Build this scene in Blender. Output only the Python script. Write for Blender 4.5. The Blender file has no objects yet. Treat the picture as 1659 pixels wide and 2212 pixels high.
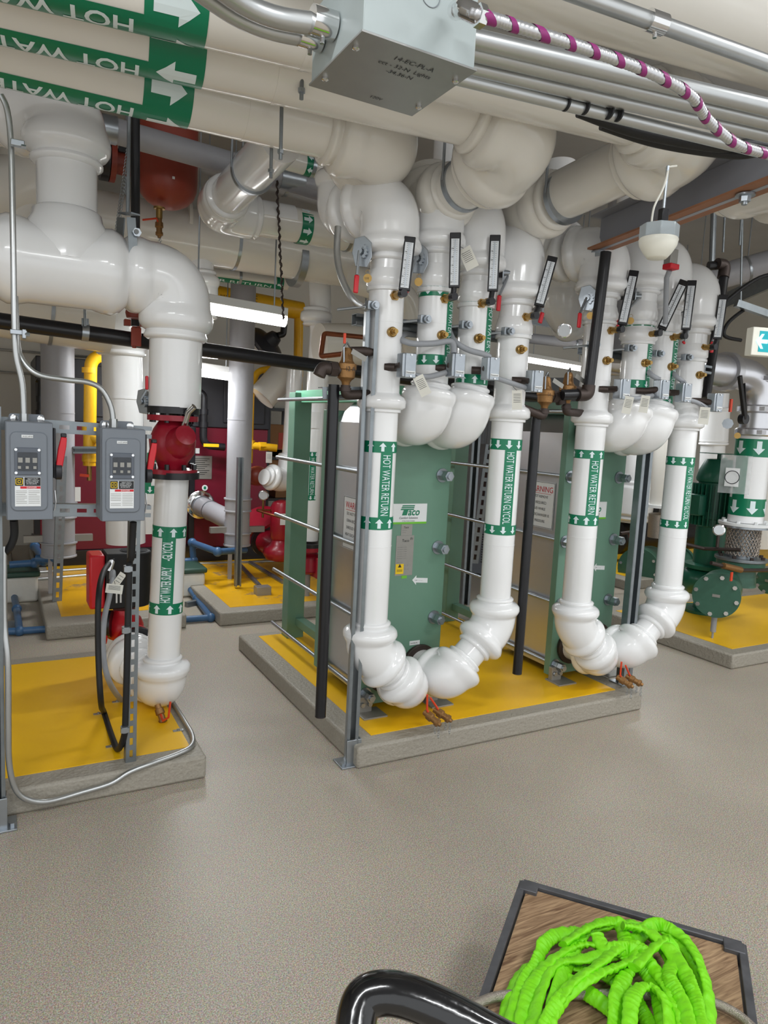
import bpy, bmesh, math, random
from mathutils import Vector as Vec, Matrix
random.seed(7)
PI = math.pi
scene = bpy.context.scene
C = scene.collection

# ------------------------------------------------------------ camera
FPX, CX, CY = 1525.0, 829.5, 1106.0
def _ray(px, py): return Vec(((px-CX)/FPX, -(py-CY)/FPX, -1.0)).normalized()
_up = -_ray(200, 13600)
_dep = _ray(-5, 876); _dep = (_dep - _up*_dep.dot(_up)).normalized()
_rt = _dep.cross(_up)
RW = Matrix((_rt, _dep, _up))            # camera space -> world
EYE = Vec((0, 0, 1.5))
cam_data = bpy.data.cameras.new('camera'); cam = bpy.data.objects.new('camera', cam_data); C.objects.link(cam)
cam_data.sensor_fit = 'HORIZONTAL'; cam_data.sensor_width = 36; cam_data.lens = FPX*36/1659
cam_data.clip_start = 0.02; cam_data.clip_end = 60
cam.matrix_world = Matrix.Translation(EYE) @ RW.to_4x4()
scene.camera = cam

# ------------------------------------------------------------ view, world, lights
scene.view_settings.view_transform = 'Standard'; scene.view_settings.look = 'None'
scene.view_settings.gamma = 1; scene.view_settings.use_curve_mapping = False
scene.view_settings.exposure = 0.33
world = bpy.data.worlds.new('room_glow'); scene.world = world; world.use_nodes = True
world.node_tree.nodes['Background'].inputs[0].default_value = (.95, .98, 1, 1)
world.node_tree.nodes['Background'].inputs[1].default_value = 1.0
AREA_W = 30.0
def area_light(loc, sx, sy, power, rot=(0, 0, 0), col=(.95, .98, 1)):
    l = bpy.data.lights.new('tube_light', 'AREA'); l.shape = 'RECTANGLE'; l.size = sx; l.size_y = sy
    l.energy = power; l.color = col
    o = bpy.data.objects.new('tube_light', l); o.location = loc; o.rotation_euler = rot; C.objects.link(o)
    return o
LIGHTS = []   # strip fixtures, built further down with strip_light()

# measured points: where a line of sight meets a plane of the room
def _dir(px, py): return RW @ _ray(px, py)
def G(px, py, z=0.0):
    d = _dir(px, py); return EYE + d*((z-EYE.z)/d.z)
def V(px, py, y):
    d = _dir(px, py); return EYE + d*(y/d.y)
def S(px, py, x):
    d = _dir(px, py); return EYE + d*(x/d.x)
def W(px, py, dep):
    return EYE + _dir(px, py)*(dep/-_ray(px, py).z)

# ------------------------------------------------------------ materials
def srgb(r, g, b):
    f = lambda c: ((c/255+.055)/1.055)**2.4 if c > 10 else c/255/12.92
    return (f(r), f(g), f(b), 1)
def mat(name, col, rough=.5, metal=0., var=.06, scale=30., bump=0., coat=0., spec=.5, bscale=None, alpha=1.):
    m = bpy.data.materials.new(name); m.use_nodes = True; nt = m.node_tree; b = nt.nodes['Principled BSDF']
    b.inputs['Roughness'].default_value = rough; b.inputs['Metallic'].default_value = metal
    b.inputs['Specular IOR Level'].default_value = spec
    if coat: b.inputs['Coat Weight'].default_value = coat; b.inputs['Coat Roughness'].default_value = .08
    tc = nt.nodes.new('ShaderNodeTexCoord'); nz = nt.nodes.new('ShaderNodeTexNoise'); nz.inputs['Scale'].default_value = scale
    nz.inputs['Detail'].default_value = 3
    nt.links.new(tc.outputs['Object'], nz.inputs['Vector'])
    mx = nt.nodes.new('ShaderNodeMix'); mx.data_type = 'RGBA'
    mx.inputs[6].default_value = (col[0]*(1-var), col[1]*(1-var), col[2]*(1-var), 1)
    mx.inputs[7].default_value = tuple(min(1, c*(1+var)) for c in col[:3])+(1,)
    nt.links.new(nz.outputs['Fac'], mx.inputs[0]); nt.links.new(mx.outputs[2], b.inputs['Base Color'])
    if bump:
        bp = nt.nodes.new('ShaderNodeBump'); bp.inputs['Strength'].default_value = bump; bp.inputs['Distance'].default_value = .01
        n2 = nt.nodes.new('ShaderNodeTexNoise'); n2.inputs['Scale'].default_value = bscale or scale*4
        nt.links.new(tc.outputs['Object'], n2.inputs['Vector'])
        nt.links.new(n2.outputs['Fac'], bp.inputs['Height']); nt.links.new(bp.outputs['Normal'], b.inputs['Normal'])
    if alpha < 1: b.inputs['Alpha'].default_value = alpha
    return m
def emis(name, col, s):
    m = bpy.data.materials.new(name); m.use_nodes = True; b = m.node_tree.nodes['Principled BSDF']
    b.inputs['Base Color'].default_value = col; b.inputs['Emission Color'].default_value = col; b.inputs['Emission Strength'].default_value = s
    return m
WHITE = mat('white_pvc', srgb(238, 238, 238), .2, var=.02, scale=6, bump=.05, bscale=11, coat=.6)
CREAM = mat('cream_jacket', srgb(228, 224, 216), .2, var=.04, scale=4, bump=.06, bscale=7, coat=.2)
GREYP = mat('grey_pvc', srgb(160, 160, 165), .45, var=.03)
BAND = mat('green_band', srgb(0, 122, 85), .3, var=.02)
INK = mat('white_ink', srgb(226, 240, 242), .35, var=.01)
BLK = mat('black_print', srgb(25, 25, 28), .5, var=.05)
GREEN = mat('green_enamel', srgb(104, 142, 122), .42, var=.05, scale=8, bump=.05)
DGREEN = mat('dark_green_enamel', srgb(30, 98, 76), .3, var=.12, scale=10, bump=.05)
LITGREEN = mat('lit_green_enamel', srgb(120, 190, 155), .4)  # brighter copy of the green enamel, light from above put into the colour
ALU = mat('aluminium_sheet', srgb(212, 212, 216), .3, .92, var=.08, scale=5, bump=.08, bscale=3)
ZINC = mat('zinc_steel', srgb(168, 174, 180), .32, .9, var=.12, scale=30)
STRUT = mat('galvanised_strut', srgb(140, 146, 150), .42, .8, var=.18, scale=25)
EMT = mat('bright_conduit', srgb(190, 192, 192), .36, .9, var=.08, scale=14)
CHROME = mat('chrome', srgb(225, 225, 225), .12, 1., var=.03)
BRASS = mat('brass', srgb(168, 136, 80), .3, .9, var=.15, scale=60)
BRONZE = mat('bronze_casting', srgb(150, 112, 70), .45, .75, var=.2, scale=40, bump=.15)
COPPER = mat('copper_pipe', srgb(150, 90, 62), .35, .9, var=.2)
IRON = mat('dark_iron', srgb(72, 62, 58), .5, .6, var=.2, scale=40, bump=.1)
BLACKP = mat('black_pipe', srgb(26, 26, 30), .32, var=.2, scale=25)
RUBBER = mat('black_rubber', srgb(20, 20, 22), .6, var=.1)
GLOSSB = mat('black_gloss_paint', srgb(12, 12, 14), .18, var=.3, scale=18, bump=.05, coat=.5)
REDP = mat('red_plastic', srgb(205, 30, 42), .35)
RED = mat('red_casting', srgb(150, 22, 42), .3, var=.1, scale=12, bump=.1)
RUST = mat('red_oxide_paint', srgb(150, 62, 46), .4, var=.08)
ORANGE = mat('orange_vinyl', srgb(214, 66, 32), .4)
MAROON = mat('maroon_panel', srgb(108, 14, 38), .35, var=.05)
DARK = mat('dark_panel', srgb(42, 42, 48), .45, var=.08)
GREYB = mat('grey_enclosure', srgb(116, 122, 130), .35, var=.03)
PLATE = mat('metal_label', srgb(150, 148, 142), .35, .3)
PAPER = mat('label_paper', srgb(228, 230, 230), .5, var=.02)
YLAB = mat('yellow_label', srgb(240, 200, 20), .5, var=.02)
DANGER = mat('danger_red', srgb(205, 25, 40), .45, var=.02)
LIME = mat('lime_tape', srgb(110, 190, 50), .5, var=.02)
GAS = mat('gas_yellow', srgb(236, 180, 28), .3, var=.05)
BLUE = mat('blue_pipe', srgb(62, 100, 140), .35, var=.15, scale=20)
GREYC = mat('grey_cable', srgb(150, 153, 158), .5, var=.04)
BEAMM = mat('beam_grey', srgb(150, 152, 160), .4, var=.06, scale=6)
PRIMER = mat('primer_rust', srgb(150, 102, 72), .6, var=.3, scale=9)
CARD = mat('cardboard', srgb(176, 130, 88), .7)
GLASSD = mat('dark_window', srgb(48, 52, 58), .12, var=.4, scale=60)
FACE = mat('scale_face', srgb(222, 226, 230), .3, var=.02)
BONE = mat('bone_plastic', srgb(236, 234, 222), .35, var=.02)
TEAL = emis('lit_sign', srgb(0, 140, 150), .55)
TEALW = emis('lit_arrow', srgb(190, 235, 250), .9)
TUBE = emis('lamp_tube', (1, .99, .96, 1), 6.0)
SDGREEN = mat('grey_green_enamel', srgb(56, 98, 80), .38, var=.1)
ARMOUR = mat('armour_silver', srgb(200, 200, 202), .35, .8, var=.1, scale=60)
PURPLE = mat('purple_print', srgb(140, 40, 110), .4)
BINW = mat('bin_white', srgb(222, 220, 212), .5)
TAG = mat('paper_tag', srgb(228, 226, 216), .55, var=.02)
STEELB = mat('braided_steel', srgb(170, 160, 150), .35, .8, var=.35, scale=160, bump=.4)

def floor_mat():
    m = bpy.data.materials.new('speckled_epoxy'); m.use_nodes = True; nt = m.node_tree; b = nt.nodes['Principled BSDF']
    tc = nt.nodes.new('ShaderNodeTexCoord')
    v = nt.nodes.new('ShaderNodeTexVoronoi'); v.inputs['Scale'].default_value = 330
    n = nt.nodes.new('ShaderNodeTexNoise'); n.inputs['Scale'].default_value = 260; n.inputs['Detail'].default_value = 4
    big = nt.nodes.new('ShaderNodeTexNoise'); big.inputs['Scale'].default_value = 1.6; big.inputs['Detail'].default_value = 6
    for t in (v, n, big): nt.links.new(tc.outputs['Object'], t.inputs['Vector'])
    r1 = nt.nodes.new('ShaderNodeValToRGB'); e = r1.color_ramp.elements
    e[0].position = .30; e[0].color = srgb(118, 106, 92); e[1].position = .72; e[1].color = srgb(206, 200, 188)
    e2 = r1.color_ramp.elements.new(.5); e2.color = srgb(168, 158, 143)
    nt.links.new(n.outputs['Fac'], r1.inputs[0])
    mx = nt.nodes.new('ShaderNodeMix'); mx.data_type = 'RGBA'; mx.blend_type = 'MULTIPLY'; mx.inputs[0].default_value = .35
    nt.links.new(r1.outputs[0], mx.inputs[6]); nt.links.new(v.outputs['Color'], mx.inputs[7])
    hs = nt.nodes.new('ShaderNodeHueSaturation'); hs.inputs['Saturation'].default_value = 1.0; hs.inputs['Value'].default_value = 1.3
    nt.links.new(mx.outputs[2], hs.inputs['Color'])
    r2 = nt.nodes.new('ShaderNodeMapRange'); r2.inputs[3].default_value = .82; r2.inputs[4].default_value = 1.14
    nt.links.new(big.outputs['Fac'], r2.inputs[0])
    m2 = nt.nodes.new('ShaderNodeVectorMath'); m2.operation = 'SCALE'
    nt.links.new(hs.outputs[0], m2.inputs[0]); nt.links.new(r2.outputs[0], m2.inputs['Scale'])
    nt.links.new(m2.outputs[0], b.inputs['Base Color'])
    r3 = nt.nodes.new('ShaderNodeMapRange'); r3.inputs[3].default_value = .28; r3.inputs[4].default_value = .52
    nt.links.new(n.outputs['Fac'], r3.inputs[0]); nt.links.new(r3.outputs[0], b.inputs['Roughness'])
    bp = nt.nodes.new('ShaderNodeBump'); bp.inputs['Strength'].default_value = .25; bp.inputs['Distance'].default_value = .002
    nt.links.new(n.outputs['Fac'], bp.inputs['Height']); nt.links.new(bp.outputs['Normal'], b.inputs['Normal'])
    return m
FLOOR = floor_mat()
PADC = mat('pad_concrete', srgb(158, 152, 140), .5, var=.2, scale=120, bump=.6, bscale=60)
YELLOW = mat('yellow_floor_paint', srgb(252, 194, 16), .38, var=.08, scale=4, bump=.08, bscale=300)
def stained():
    m = mat('stained_yellow_paint', srgb(240, 182, 20), .35, var=.12, scale=5, bump=.08, bscale=200); nt = m.node_tree; b = nt.nodes['Principled BSDF']
    src = b.inputs['Base Color'].links[0].from_socket
    n = nt.nodes.new('ShaderNodeTexNoise'); n.inputs['Scale'].default_value = 4.5; n.inputs['Detail'].default_value = 9; n.inputs['Roughness'].default_value = .7
    nt.links.new(nt.nodes['Texture Coordinate'].outputs['Object'], n.inputs['Vector'])
    r = nt.nodes.new('ShaderNodeValToRGB'); r.color_ramp.elements[0].position = .56; r.color_ramp.elements[1].position = .62
    nt.links.new(n.outputs['Fac'], r.inputs[0])
    mx = nt.nodes.new('ShaderNodeMix'); mx.data_type = 'RGBA'; mx.inputs[7].default_value = srgb(168, 140, 100)
    nt.links.new(r.outputs[0], mx.inputs[0]); nt.links.new(src, mx.inputs[6]); nt.links.new(mx.outputs[2], b.inputs['Base Color'])
    return m
YELLOW2 = stained()
FRAMEG = mat('smoky_frame', srgb(88, 94, 104), .25, var=.05)
WALLM = mat('painted_wall', srgb(218, 214, 204), .7, var=.03, scale=2)
CEILM = mat('deck_ceiling', srgb(165, 165, 165), .8, var=.1, scale=3)
def wood_mat():
    m = mat('worn_plywood', srgb(156, 122, 88), .6, var=.1, scale=5, bump=.25, bscale=30); nt = m.node_tree
    b = nt.nodes['Principled BSDF']; tc = nt.nodes['Texture Coordinate']
    mp = nt.nodes.new('ShaderNodeMapping'); mp.inputs['Scale'].default_value = (2.0, 26, 26)
    n = nt.nodes.new('ShaderNodeTexNoise'); n.inputs['Scale'].default_value = 4; n.inputs['Detail'].default_value = 8; n.inputs['Distortion'].default_value = 1.2
    nt.links.new(tc.outputs['Object'], mp.inputs[0]); nt.links.new(mp.outputs[0], n.inputs['Vector'])
    r = nt.nodes.new('ShaderNodeValToRGB'); e = r.color_ramp.elements
    e[0].position = .3; e[0].color = srgb(112, 82, 58); e[1].position = .72; e[1].color = srgb(190, 158, 122)
    nt.links.new(n.outputs['Fac'], r.inputs[0]); nt.links.new(r.outputs[0], b.inputs['Base Color'])
    return m
WOOD = wood_mat()
def sling_mat():
    m = mat('lime_webbing', srgb(128, 222, 12), .55, var=.08, scale=30); nt = m.node_tree; b = nt.nodes['Principled BSDF']
    n = nt.nodes.new('ShaderNodeTexNoise'); n.inputs['Scale'].default_value = 45
    bp = nt.nodes.new('ShaderNodeBump'); bp.inputs['Strength'].default_value = .6; bp.inputs['Distance'].default_value = .006
    nt.links.new(nt.nodes['Texture Coordinate'].outputs['Object'], n.inputs['Vector'])
    nt.links.new(n.outputs['Fac'], bp.inputs['Height']); nt.links.new(bp.outputs['Normal'], b.inputs['Normal'])
    return m
SLING = sling_mat()

# ------------------------------------------------------------ mesh builder
def frame(d):
    d = Vec(d).normalized()
    a = Vec((0, 0, 1)) if abs(d.z) < .9 else Vec((0, 1, 0))
    u = d.cross(a).normalized(); return d, u, d.cross(u).normalized()
class MB:
    def __init__(s): s.v = []; s.f = []
    def add(s, vs, fs):
        n = len(s.v); s.v += [tuple(x) for x in vs]; s.f += [tuple(i+n for i in f) for f in fs]; return s
    def box(s, c, size, ax=None):
        c = Vec(c); h = [x/2 for x in size]
        ax = ax or (Vec((1, 0, 0)), Vec((0, 1, 0)), Vec((0, 0, 1)))
        vs = [c+ax[0]*(h[0]*i)+ax[1]*(h[1]*j)+ax[2]*(h[2]*k) for i in (-1, 1) for j in (-1, 1) for k in (-1, 1)]
        return s.add(vs, [(0, 1, 3, 2), (4, 6, 7, 5), (0, 4, 5, 1), (2, 3, 7, 6), (0, 2, 6, 4), (1, 5, 7, 3)])
    def bar(s, p, q, w, h, up=(0, 0, 1)):
        p = Vec(p); q = Vec(q); d = (q-p); L = d.length; d.normalize(); up = Vec(up)
        u = d.cross(up)
        if u.length < .01: u = d.cross(Vec((0, 1, 0)))
        u.normalize(); n = u.cross(d)
        return s.box((p+q)/2, (L, w, h), (d, u, n))
    def tube(s, pts, r, n=20, caps=True, closed=False):
        pts = [Vec(p) for p in pts]; N = len(pts)
        rs = r if isinstance(r, (list, tuple)) else [r]*N
        tang = []
        for i in range(N):
            a = pts[i-1] if (i or closed) else pts[i]; b = pts[(i+1) % N] if (i < N-1 or closed) else pts[i]
            t = b-a
            if t.length < 1e-9: t = tang[-1] if tang else Vec((0, 0, 1))
            tang.append(t.normalized())
        d, u, w = frame(tang[0]); vs = []; 
        for i in range(N):
            t = tang[i]; u = (u-t*u.dot(t)).normalized(); w = t.cross(u)
            for k in range(n):
                a = 2*PI*k/n; vs.append(pts[i]+(u*math.cos(a)+w*math.sin(a))*rs[i])
        fs = []
        M = N if closed else N-1
        for i in range(M):
            for k in range(n):
                j = (i+1) % N; fs.append((i*n+k, i*n+(k+1) % n, j*n+(k+1) % n, j*n+k))
        if caps and not closed: fs.append(tuple(range(n))[::-1]); fs.append(tuple((N-1)*n+k for k in range(n)))
        return s.add(vs, fs)
    def cyl(s, p, q, r, n=24, r2=None): return s.tube([p, q], [r, r if r2 is None else r2], n)
    def lathe(s, p, d, prof, n=28):
        p = Vec(p); d, u, w = frame(d); vs = []
        for h, r in prof:
            r = max(r, 1e-4)
            for k in range(n):
                a = 2*PI*k/n; vs.append(p+d*h+(u*math.cos(a)+w*math.sin(a))*r)
        N = len(prof); fs = [(i*n+k, i*n+(k+1) % n, (i+1)*n+(k+1) % n, (i+1)*n+k) for i in range(N-1) for k in range(n)]
        fs.append(tuple(range(n))[::-1]); fs.append(tuple((N-1)*n+k for k in range(n)))
        return s.add(vs, fs)
    def ball(s, c, r, sc=(1, 1, 1), n=20, m=12):
        c = Vec(c); vs = []
        for i in range(m+1):
            t = PI*i/m
            for k in range(n):
                a = 2*PI*k/n; vs.append(c+Vec((r*sc[0]*math.sin(t)*math.cos(a), r*sc[1]*math.sin(t)*math.sin(a), r*sc[2]*math.cos(t))))
        return s.add(vs, [(i*n+k, (i+1)*n+k, (i+1)*n+(k+1) % n, i*n+(k+1) % n) for i in range(m) for k in range(n)])
    def prism(s, poly, o, ux, uy, dep):
        o = Vec(o); ux = Vec(ux); uy = Vec(uy); nz = ux.cross(uy).normalized(); n = len(poly)
        vs = [o+ux*a+uy*b+nz*(-dep/2) for a, b in poly]+[o+ux*a+uy*b+nz*(dep/2) for a, b in poly]
        return s.add(vs, [tuple(range(n))[::-1], tuple(range(n, 2*n))]+[(i, (i+1) % n, n+(i+1) % n, n+i) for i in range(n)])
    def hexa(s, p, d, r, L):
        p = Vec(p); d = Vec(d).normalized(); return s.tube([p, p+d*L], r, 6)
def obj(name, mb, m, parent=None, bev=0., smooth=35, label=None, kind=None):
    me = bpy.data.meshes.new(name); me.from_pydata(mb.v, [], mb.f); me.materials.append(m); me.validate()
    if smooth: me.shade_smooth(); me.set_sharp_from_angle(angle=math.radians(smooth))
    o = bpy.data.objects.new(name, me); C.objects.link(o)
    bm = bmesh.new(); bm.from_mesh(me); bmesh.ops.recalc_face_normals(bm, faces=bm.faces); bm.to_mesh(me); bm.free()
    if bev:
        b = o.modifiers.new('bevel', 'BEVEL'); b.width = bev; b.segments = 2; b.limit_method = 'ANGLE'; b.angle_limit = math.radians(40)
    if parent is not None:
        o.parent = parent; o.matrix_parent_inverse = Matrix.Translation(-wloc(parent))
    if label: o['label'] = label
    if kind: o['kind'] = kind
    return o
def wloc(o):
    v = Vec((0, 0, 0)); p = o
    if p.type == 'EMPTY': v = Vec(p.location)
    return v
def thing(name, label, cat, loc=(0, 0, 0), group=None):
    o = bpy.data.objects.new(name, None); C.objects.link(o); o.location = Vec(loc); o.empty_display_size = .1
    o['label'] = label; o['category'] = cat
    if group: o['group'] = group
    return o
def tag(o, label, cat, group=None, kind=None):
    if label: o['label'] = label; o['category'] = cat
    if group: o['group'] = group
    if kind: o['kind'] = kind
    return o
def struct(name, mb, m, parent=None, **k):
    o = obj(name, mb, m, parent, **k)
    if parent is None: o['kind'] = 'structure'
    return o
def smoothpath(pts, rad, seg=6):
    """polyline with its corners rounded to the given bend radius"""
    pts = [Vec(p) for p in pts]; out = [pts[0]]
    for i in range(1, len(pts)-1):
        a, b, c = pts[i-1], pts[i], pts[i+1]; d1 = (a-b); d2 = (c-b); L = min(d1.length, d2.length)*.49
        ang = d1.angle(d2); t = min(rad/max(math.tan(ang/2), 1e-3), L)
        p = b+d1.normalized()*t; q = b+d2.normalized()*t
        for k in range(seg+1):
            s = k/seg; out.append(p*(1-s)**2+b*2*s*(1-s)+q*s*s)
    out.append(pts[-1]); return out
def curve(pts, seg=8, closed=False):
    """Catmull-Rom through points"""
    pts = [Vec(p) for p in pts]; out = []; N = len(pts)
    rng = range(N if closed else N-1)
    for i in rng:
        p0 = pts[(i-1) % N] if (closed or i) else pts[0]; p1 = pts[i]; p2 = pts[(i+1) % N]; p3 = pts[(i+2) % N] if (closed or i+2 < N) else pts[-1]
        for k in range(seg):
            t = k/seg
            out.append(.5*((2*p1)+(p2-p0)*t+(2*p0-5*p1+4*p2-p3)*t*t+(3*p1-p0-3*p2+p3)*t**3))
    if not closed: out.append(pts[-1])
    return out
def pipe(parent, pts, r, m, name='pipe', bend=.1, n=24, label=None):
    return obj(name, MB().tube(smoothpath(pts, bend), r, n), m, parent, label=label)
def lerp(a, b, t): return Vec(a)*(1-t)+Vec(b)*t

# insulated fitting covers: swollen jackets with rounded collars at both mouths
def resample(pts, step):
    out = [pts[0]]; acc = 0
    for a, b in zip(pts, pts[1:]):
        L = (b-a).length
        if L < 1e-9: continue
        k = max(1, int(math.ceil(L/step)))
        for i in range(1, k+1): out.append(a.lerp(b, i/k))
    return out
PROF = [(0, 1.06), (.06, 1.2), (.24, 1.21), (.27, 1.12), (.34, 1.14), (.45, 1.4), (.62, 1.55), (.85, 1.58), (1.05, 1.5), (1.22, 1.38), (1.4, 1.36)]
def prof_at(t, body, col):
    last = PROF[0]
    for p in PROF:
        if t <= p[0]:
            if p is last: v = p[1]
            else: v = last[1]+(p[1]-last[1])*(t-last[0])/(p[0]-last[0])
            break
        last = p
    else: v = 1.36
    if t > 1.22: return body
    if v > 1.36: v = 1.36+(v-1.36)*col
    return v*(body/1.36) if t > .4 else v
def cover(parent, pts, r, m=WHITE, body=1.36, col=1., bend=None, name='elbow_cover', k=1., label=None):
    path = resample(smoothpath(pts, bend or r*1.5, 10), r*.09)
    cum = [0]
    for a, b in zip(path, path[1:]): cum.append(cum[-1]+(b-a).length)
    L = cum[-1]; rs = []
    for c in cum: rs.append(r*prof_at(min(c, L-c)/(r*k), body, col))
    return obj(name, MB().tube(path, rs, 32), m, parent, smooth=60, label=label)
def collar(parent, p, d, r, m=WHITE, grow=1.38, L=1.3, name='joint_cover'):
    d = Vec(d).normalized(); p = Vec(p)
    prof = [(-.5*L, 1.02), (-.47*L, 1.14), (-.34*L, 1.15), (-.32*L, grow*.88), (-.2*L, grow), (.12*L, grow), (.3*L, grow*.93), (.42*L, 1.06), (.5*L, 1.02)]
    return obj(name, MB().lathe(p, d, [(a*r, b*r) for a, b in prof], 32), m, parent, smooth=60)

# ------------------------------------------------------------ lettering
_cache = {}
def text_mesh(body, size, sx=1., bold=0.):
    key = (body, round(size, 5), round(sx, 3), bold)
    if key in _cache: return _cache[key]
    cu = bpy.data.curves.new('t', 'FONT'); cu.body = body; cu.size = size; cu.resolution_u = 3; cu.offset = bold
    o = bpy.data.objects.new('t', cu); C.objects.link(o); bpy.context.view_layer.update()
    me = bpy.data.meshes.new_from_object(o.evaluated_get(bpy.context.evaluated_depsgraph_get()))
    bpy.data.objects.remove(o); bpy.data.curves.remove(cu)
    vs = [(v.co.x*sx, v.co.y) for v in me.vertices]; fs = [tuple(p.vertices) for p in me.polygons]
    bpy.data.meshes.remove(me); _cache[key] = (vs, fs); return vs, fs
def flat_text(mb, body, size, o, ux, uy, sx=1., center=False, lift=.0006, bold=0.):
    vs, fs = text_mesh(body, size, sx, bold)
    if not vs: return mb
    w = max(v[0] for v in vs)
    ux = Vec(ux).normalized(); uy = Vec(uy).normalized(); nz = ux.cross(uy)
    off = -w/2 if center else 0
    mb.add([Vec(o)+ux*(x+off)+uy*y+nz*lift for x, y in vs], fs); return mb
def wrap(vs2, fs, fn, acut, lo, hi):
    """cut a flat shape along the wrapped direction, then map it"""
    bm = bmesh.new(); bv = [bm.verts.new((x, y, 0)) for x, y in vs2]
    for f in fs:
        try: bm.faces.new([bv[i] for i in f])
        except ValueError: pass
    a = lo+acut
    while a < hi:
        g = bm.verts[:]+bm.edges[:]+bm.faces[:]
        bmesh.ops.bisect_plane(bm, geom=g, plane_co=(0, a, 0), plane_no=(0, 1, 0)); a += acut
    bm.verts.index_update()
    V_ = [fn(v.co.x, v.co.y) for v in bm.verts]; F_ = [tuple(v.index for v in f.verts) for f in bm.faces]
    bm.free(); return V_, F_
class Wrap:
    """marking tape around a straight pipe; s runs along it, a around it (0 faces the aisle)"""
    def __init__(w, parent, A, d, r, u=None):
        w.p = parent; w.A = Vec(A); w.d = Vec(d).normalized(); w.r = r
        u = Vec(u) if u is not None else (EYE-w.A)
        w.u = (u-w.d*u.dot(w.d)).normalized(); w.v = w.d.cross(w.u)
        w.ink = MB(); w.green = MB()
    def at(w, s, a, e=.002):
        t = a/w.r; return w.A+w.d*s+(w.u*math.cos(t)+w.v*math.sin(t))*(w.r+e)
    def patch(w, mb, s0, s1, a0, a1, e):
        n = max(2, int((a1-a0)/(w.r*.14))); vs = []; fs = []
        for i in range(n+1):
            a = a0+(a1-a0)*i/n; vs += [w.at(s0, a, e), w.at(s1, a, e)]
        fs = [(2*i, 2*i+1, 2*i+3, 2*i+2) for i in range(n)]; mb.add(vs, fs)
    def band(w, s0, s1, sign=1, pitch=None, pad=.12, ph=.3):
        c = 2*PI*w.r; w.patch(w.green, s0, s1, 0, c, .0012)
        H = abs(s1-s0); n = max(3, round(c/(pitch or H*.95))); p = c/n; h = H*(1-2*pad); mid = (s0+s1)/2
        aw = min(p*.36, h*.42)
        poly = [(-h/2, -aw*.42), (h*.05, -aw*.42), (h*.05, -aw), (h/2, 0), (h*.05, aw), (h*.05, aw*.42), (-h/2, aw*.42)]
        for i in range(n):
            a0 = i*p+p*ph
            V_, F_ = wrap([(x, y) for x, y in poly], [(0, 1, 5, 6), (2, 3, 4, 1), ] if 0 else [(0, 1, 5, 6), (1, 2, 3, 4, 5)],
                          lambda x, y: w.at(mid+sign*x, a0+y, .0022), aw*.5, -aw, aw)
            w.ink.add(V_, F_)
    def strip(w, s0, s1, a, wd): w.patch(w.green, s0, s1, a-wd/2, a+wd/2, .0014)
    def text(w, body, s, a, size, sx=.8, ds=-1, da=1, bold=.0):
        vs, fs = text_mesh(body, size, sx, bold)
        V_, F_ = wrap(vs, fs, lambda x, y: w.at(s+ds*x, a+da*(y-size*.36), .0024), w.r*.12, -size*.3, size)
        w.ink.add(V_, F_)
        return max(v[0] for v in vs)
    def fit(w, body, s0, s1, a, size, da=1, bold=0.):
        """letter run filling s0 -> s1"""
        vs, _ = text_mesh(body, size, 1., bold); L = max(v[0] for v in vs); sx = abs(s1-s0)/L
        w.text(body, s0, a, size, sx, 1 if s1 > s0 else -1, da, bold)
    def done(w):
        if w.green.v: obj('marking_tape', w.green, BAND, w.p, label='green pipe marking tape')
        if w.ink.v: obj('lettering', w.ink, INK, w.p, smooth=0, label='white arrows and letters')
def torus(mb, c, d, R, r, n=32, m=10, arc=(0, 2*PI)):
    d, u, w = frame(d); full = abs(arc[1]-arc[0]-2*PI) < 1e-3
    pts = [Vec(c)+(u*math.cos(arc[0]+(arc[1]-arc[0])*i/n)+w*math.sin(arc[0]+(arc[1]-arc[0])*i/n))*R for i in range(n if full else n+1)]
    return mb.tube(pts, r, m, closed=full)
def ring(mb, p, d, r, w, t=.003, n=32):
    """flat strap around a pipe"""
    p = Vec(p); d = Vec(d).normalized()
    return mb.lathe(p-d*w/2, d, [(0, r), (0, r+t), (w, r+t), (w, r)], n)
X_, Y_, Z_ = Vec((1, 0, 0)), Vec((0, 1, 0)), Vec((0, 0, 1))

# ============================================================ THE SETTING
struct('floor', MB().box((3, 4.5, -.05), (18, 15, .1)), FLOOR, smooth=0)
struct('wall_back', MB().box((3, 8.65, 1.8), (18, .1, 3.8)), WALLM, smooth=0)
struct('wall_right', MB().box((9.6, 4.5, 1.8), (.1, 9, 3.8)), WALLM, smooth=0)
struct('wall_left', MB().box((-3.6, 5.5, 1.8), (.1, 7, 3.8)), WALLM, smooth=0)
struct('ceiling', MB().box((3, 4.5, 3.75), (18, 15, .1)), CEILM, smooth=0)

def pad(label, x0, x1, y0, y1, yx0, yx1, yy0, yy1, h=.1):
    t = thing('concrete_pad', label, 'concrete pad', ((x0+x1)/2, (y0+y1)/2, 0), 'raised equipment pads')
    obj('pad_body', MB().box(((x0+x1)/2, (y0+y1)/2, h/2), (x1-x0, y1-y0, h)), PADC, t, bev=.012)
    obj('yellow_paint', MB().box(((yx0+yx1)/2, (yy0+yy1)/2, h+.001), (yx1-yx0, yy1-yy0, .003)), YELLOW2 if 'maroon' in label else YELLOW, t, smooth=0, label='yellow painted top')
pad('grey concrete pad with yellow top under the two green heat exchangers', 1.36, 3.13, 2.6, 4.36, 1.47, 3.01, 2.69, 4.28)
pad('grey concrete pad with yellow top under the black and red pump, beside the switches', -2.2, .745, 2.78, 4.33, -2.1, .70, 2.885, 4.22)
pad('grey concrete pad with stained yellow top under the left maroon boiler', .257, 1.16, 4.94, 8.1, .36, 1.06, 5.14, 8.0)
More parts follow.
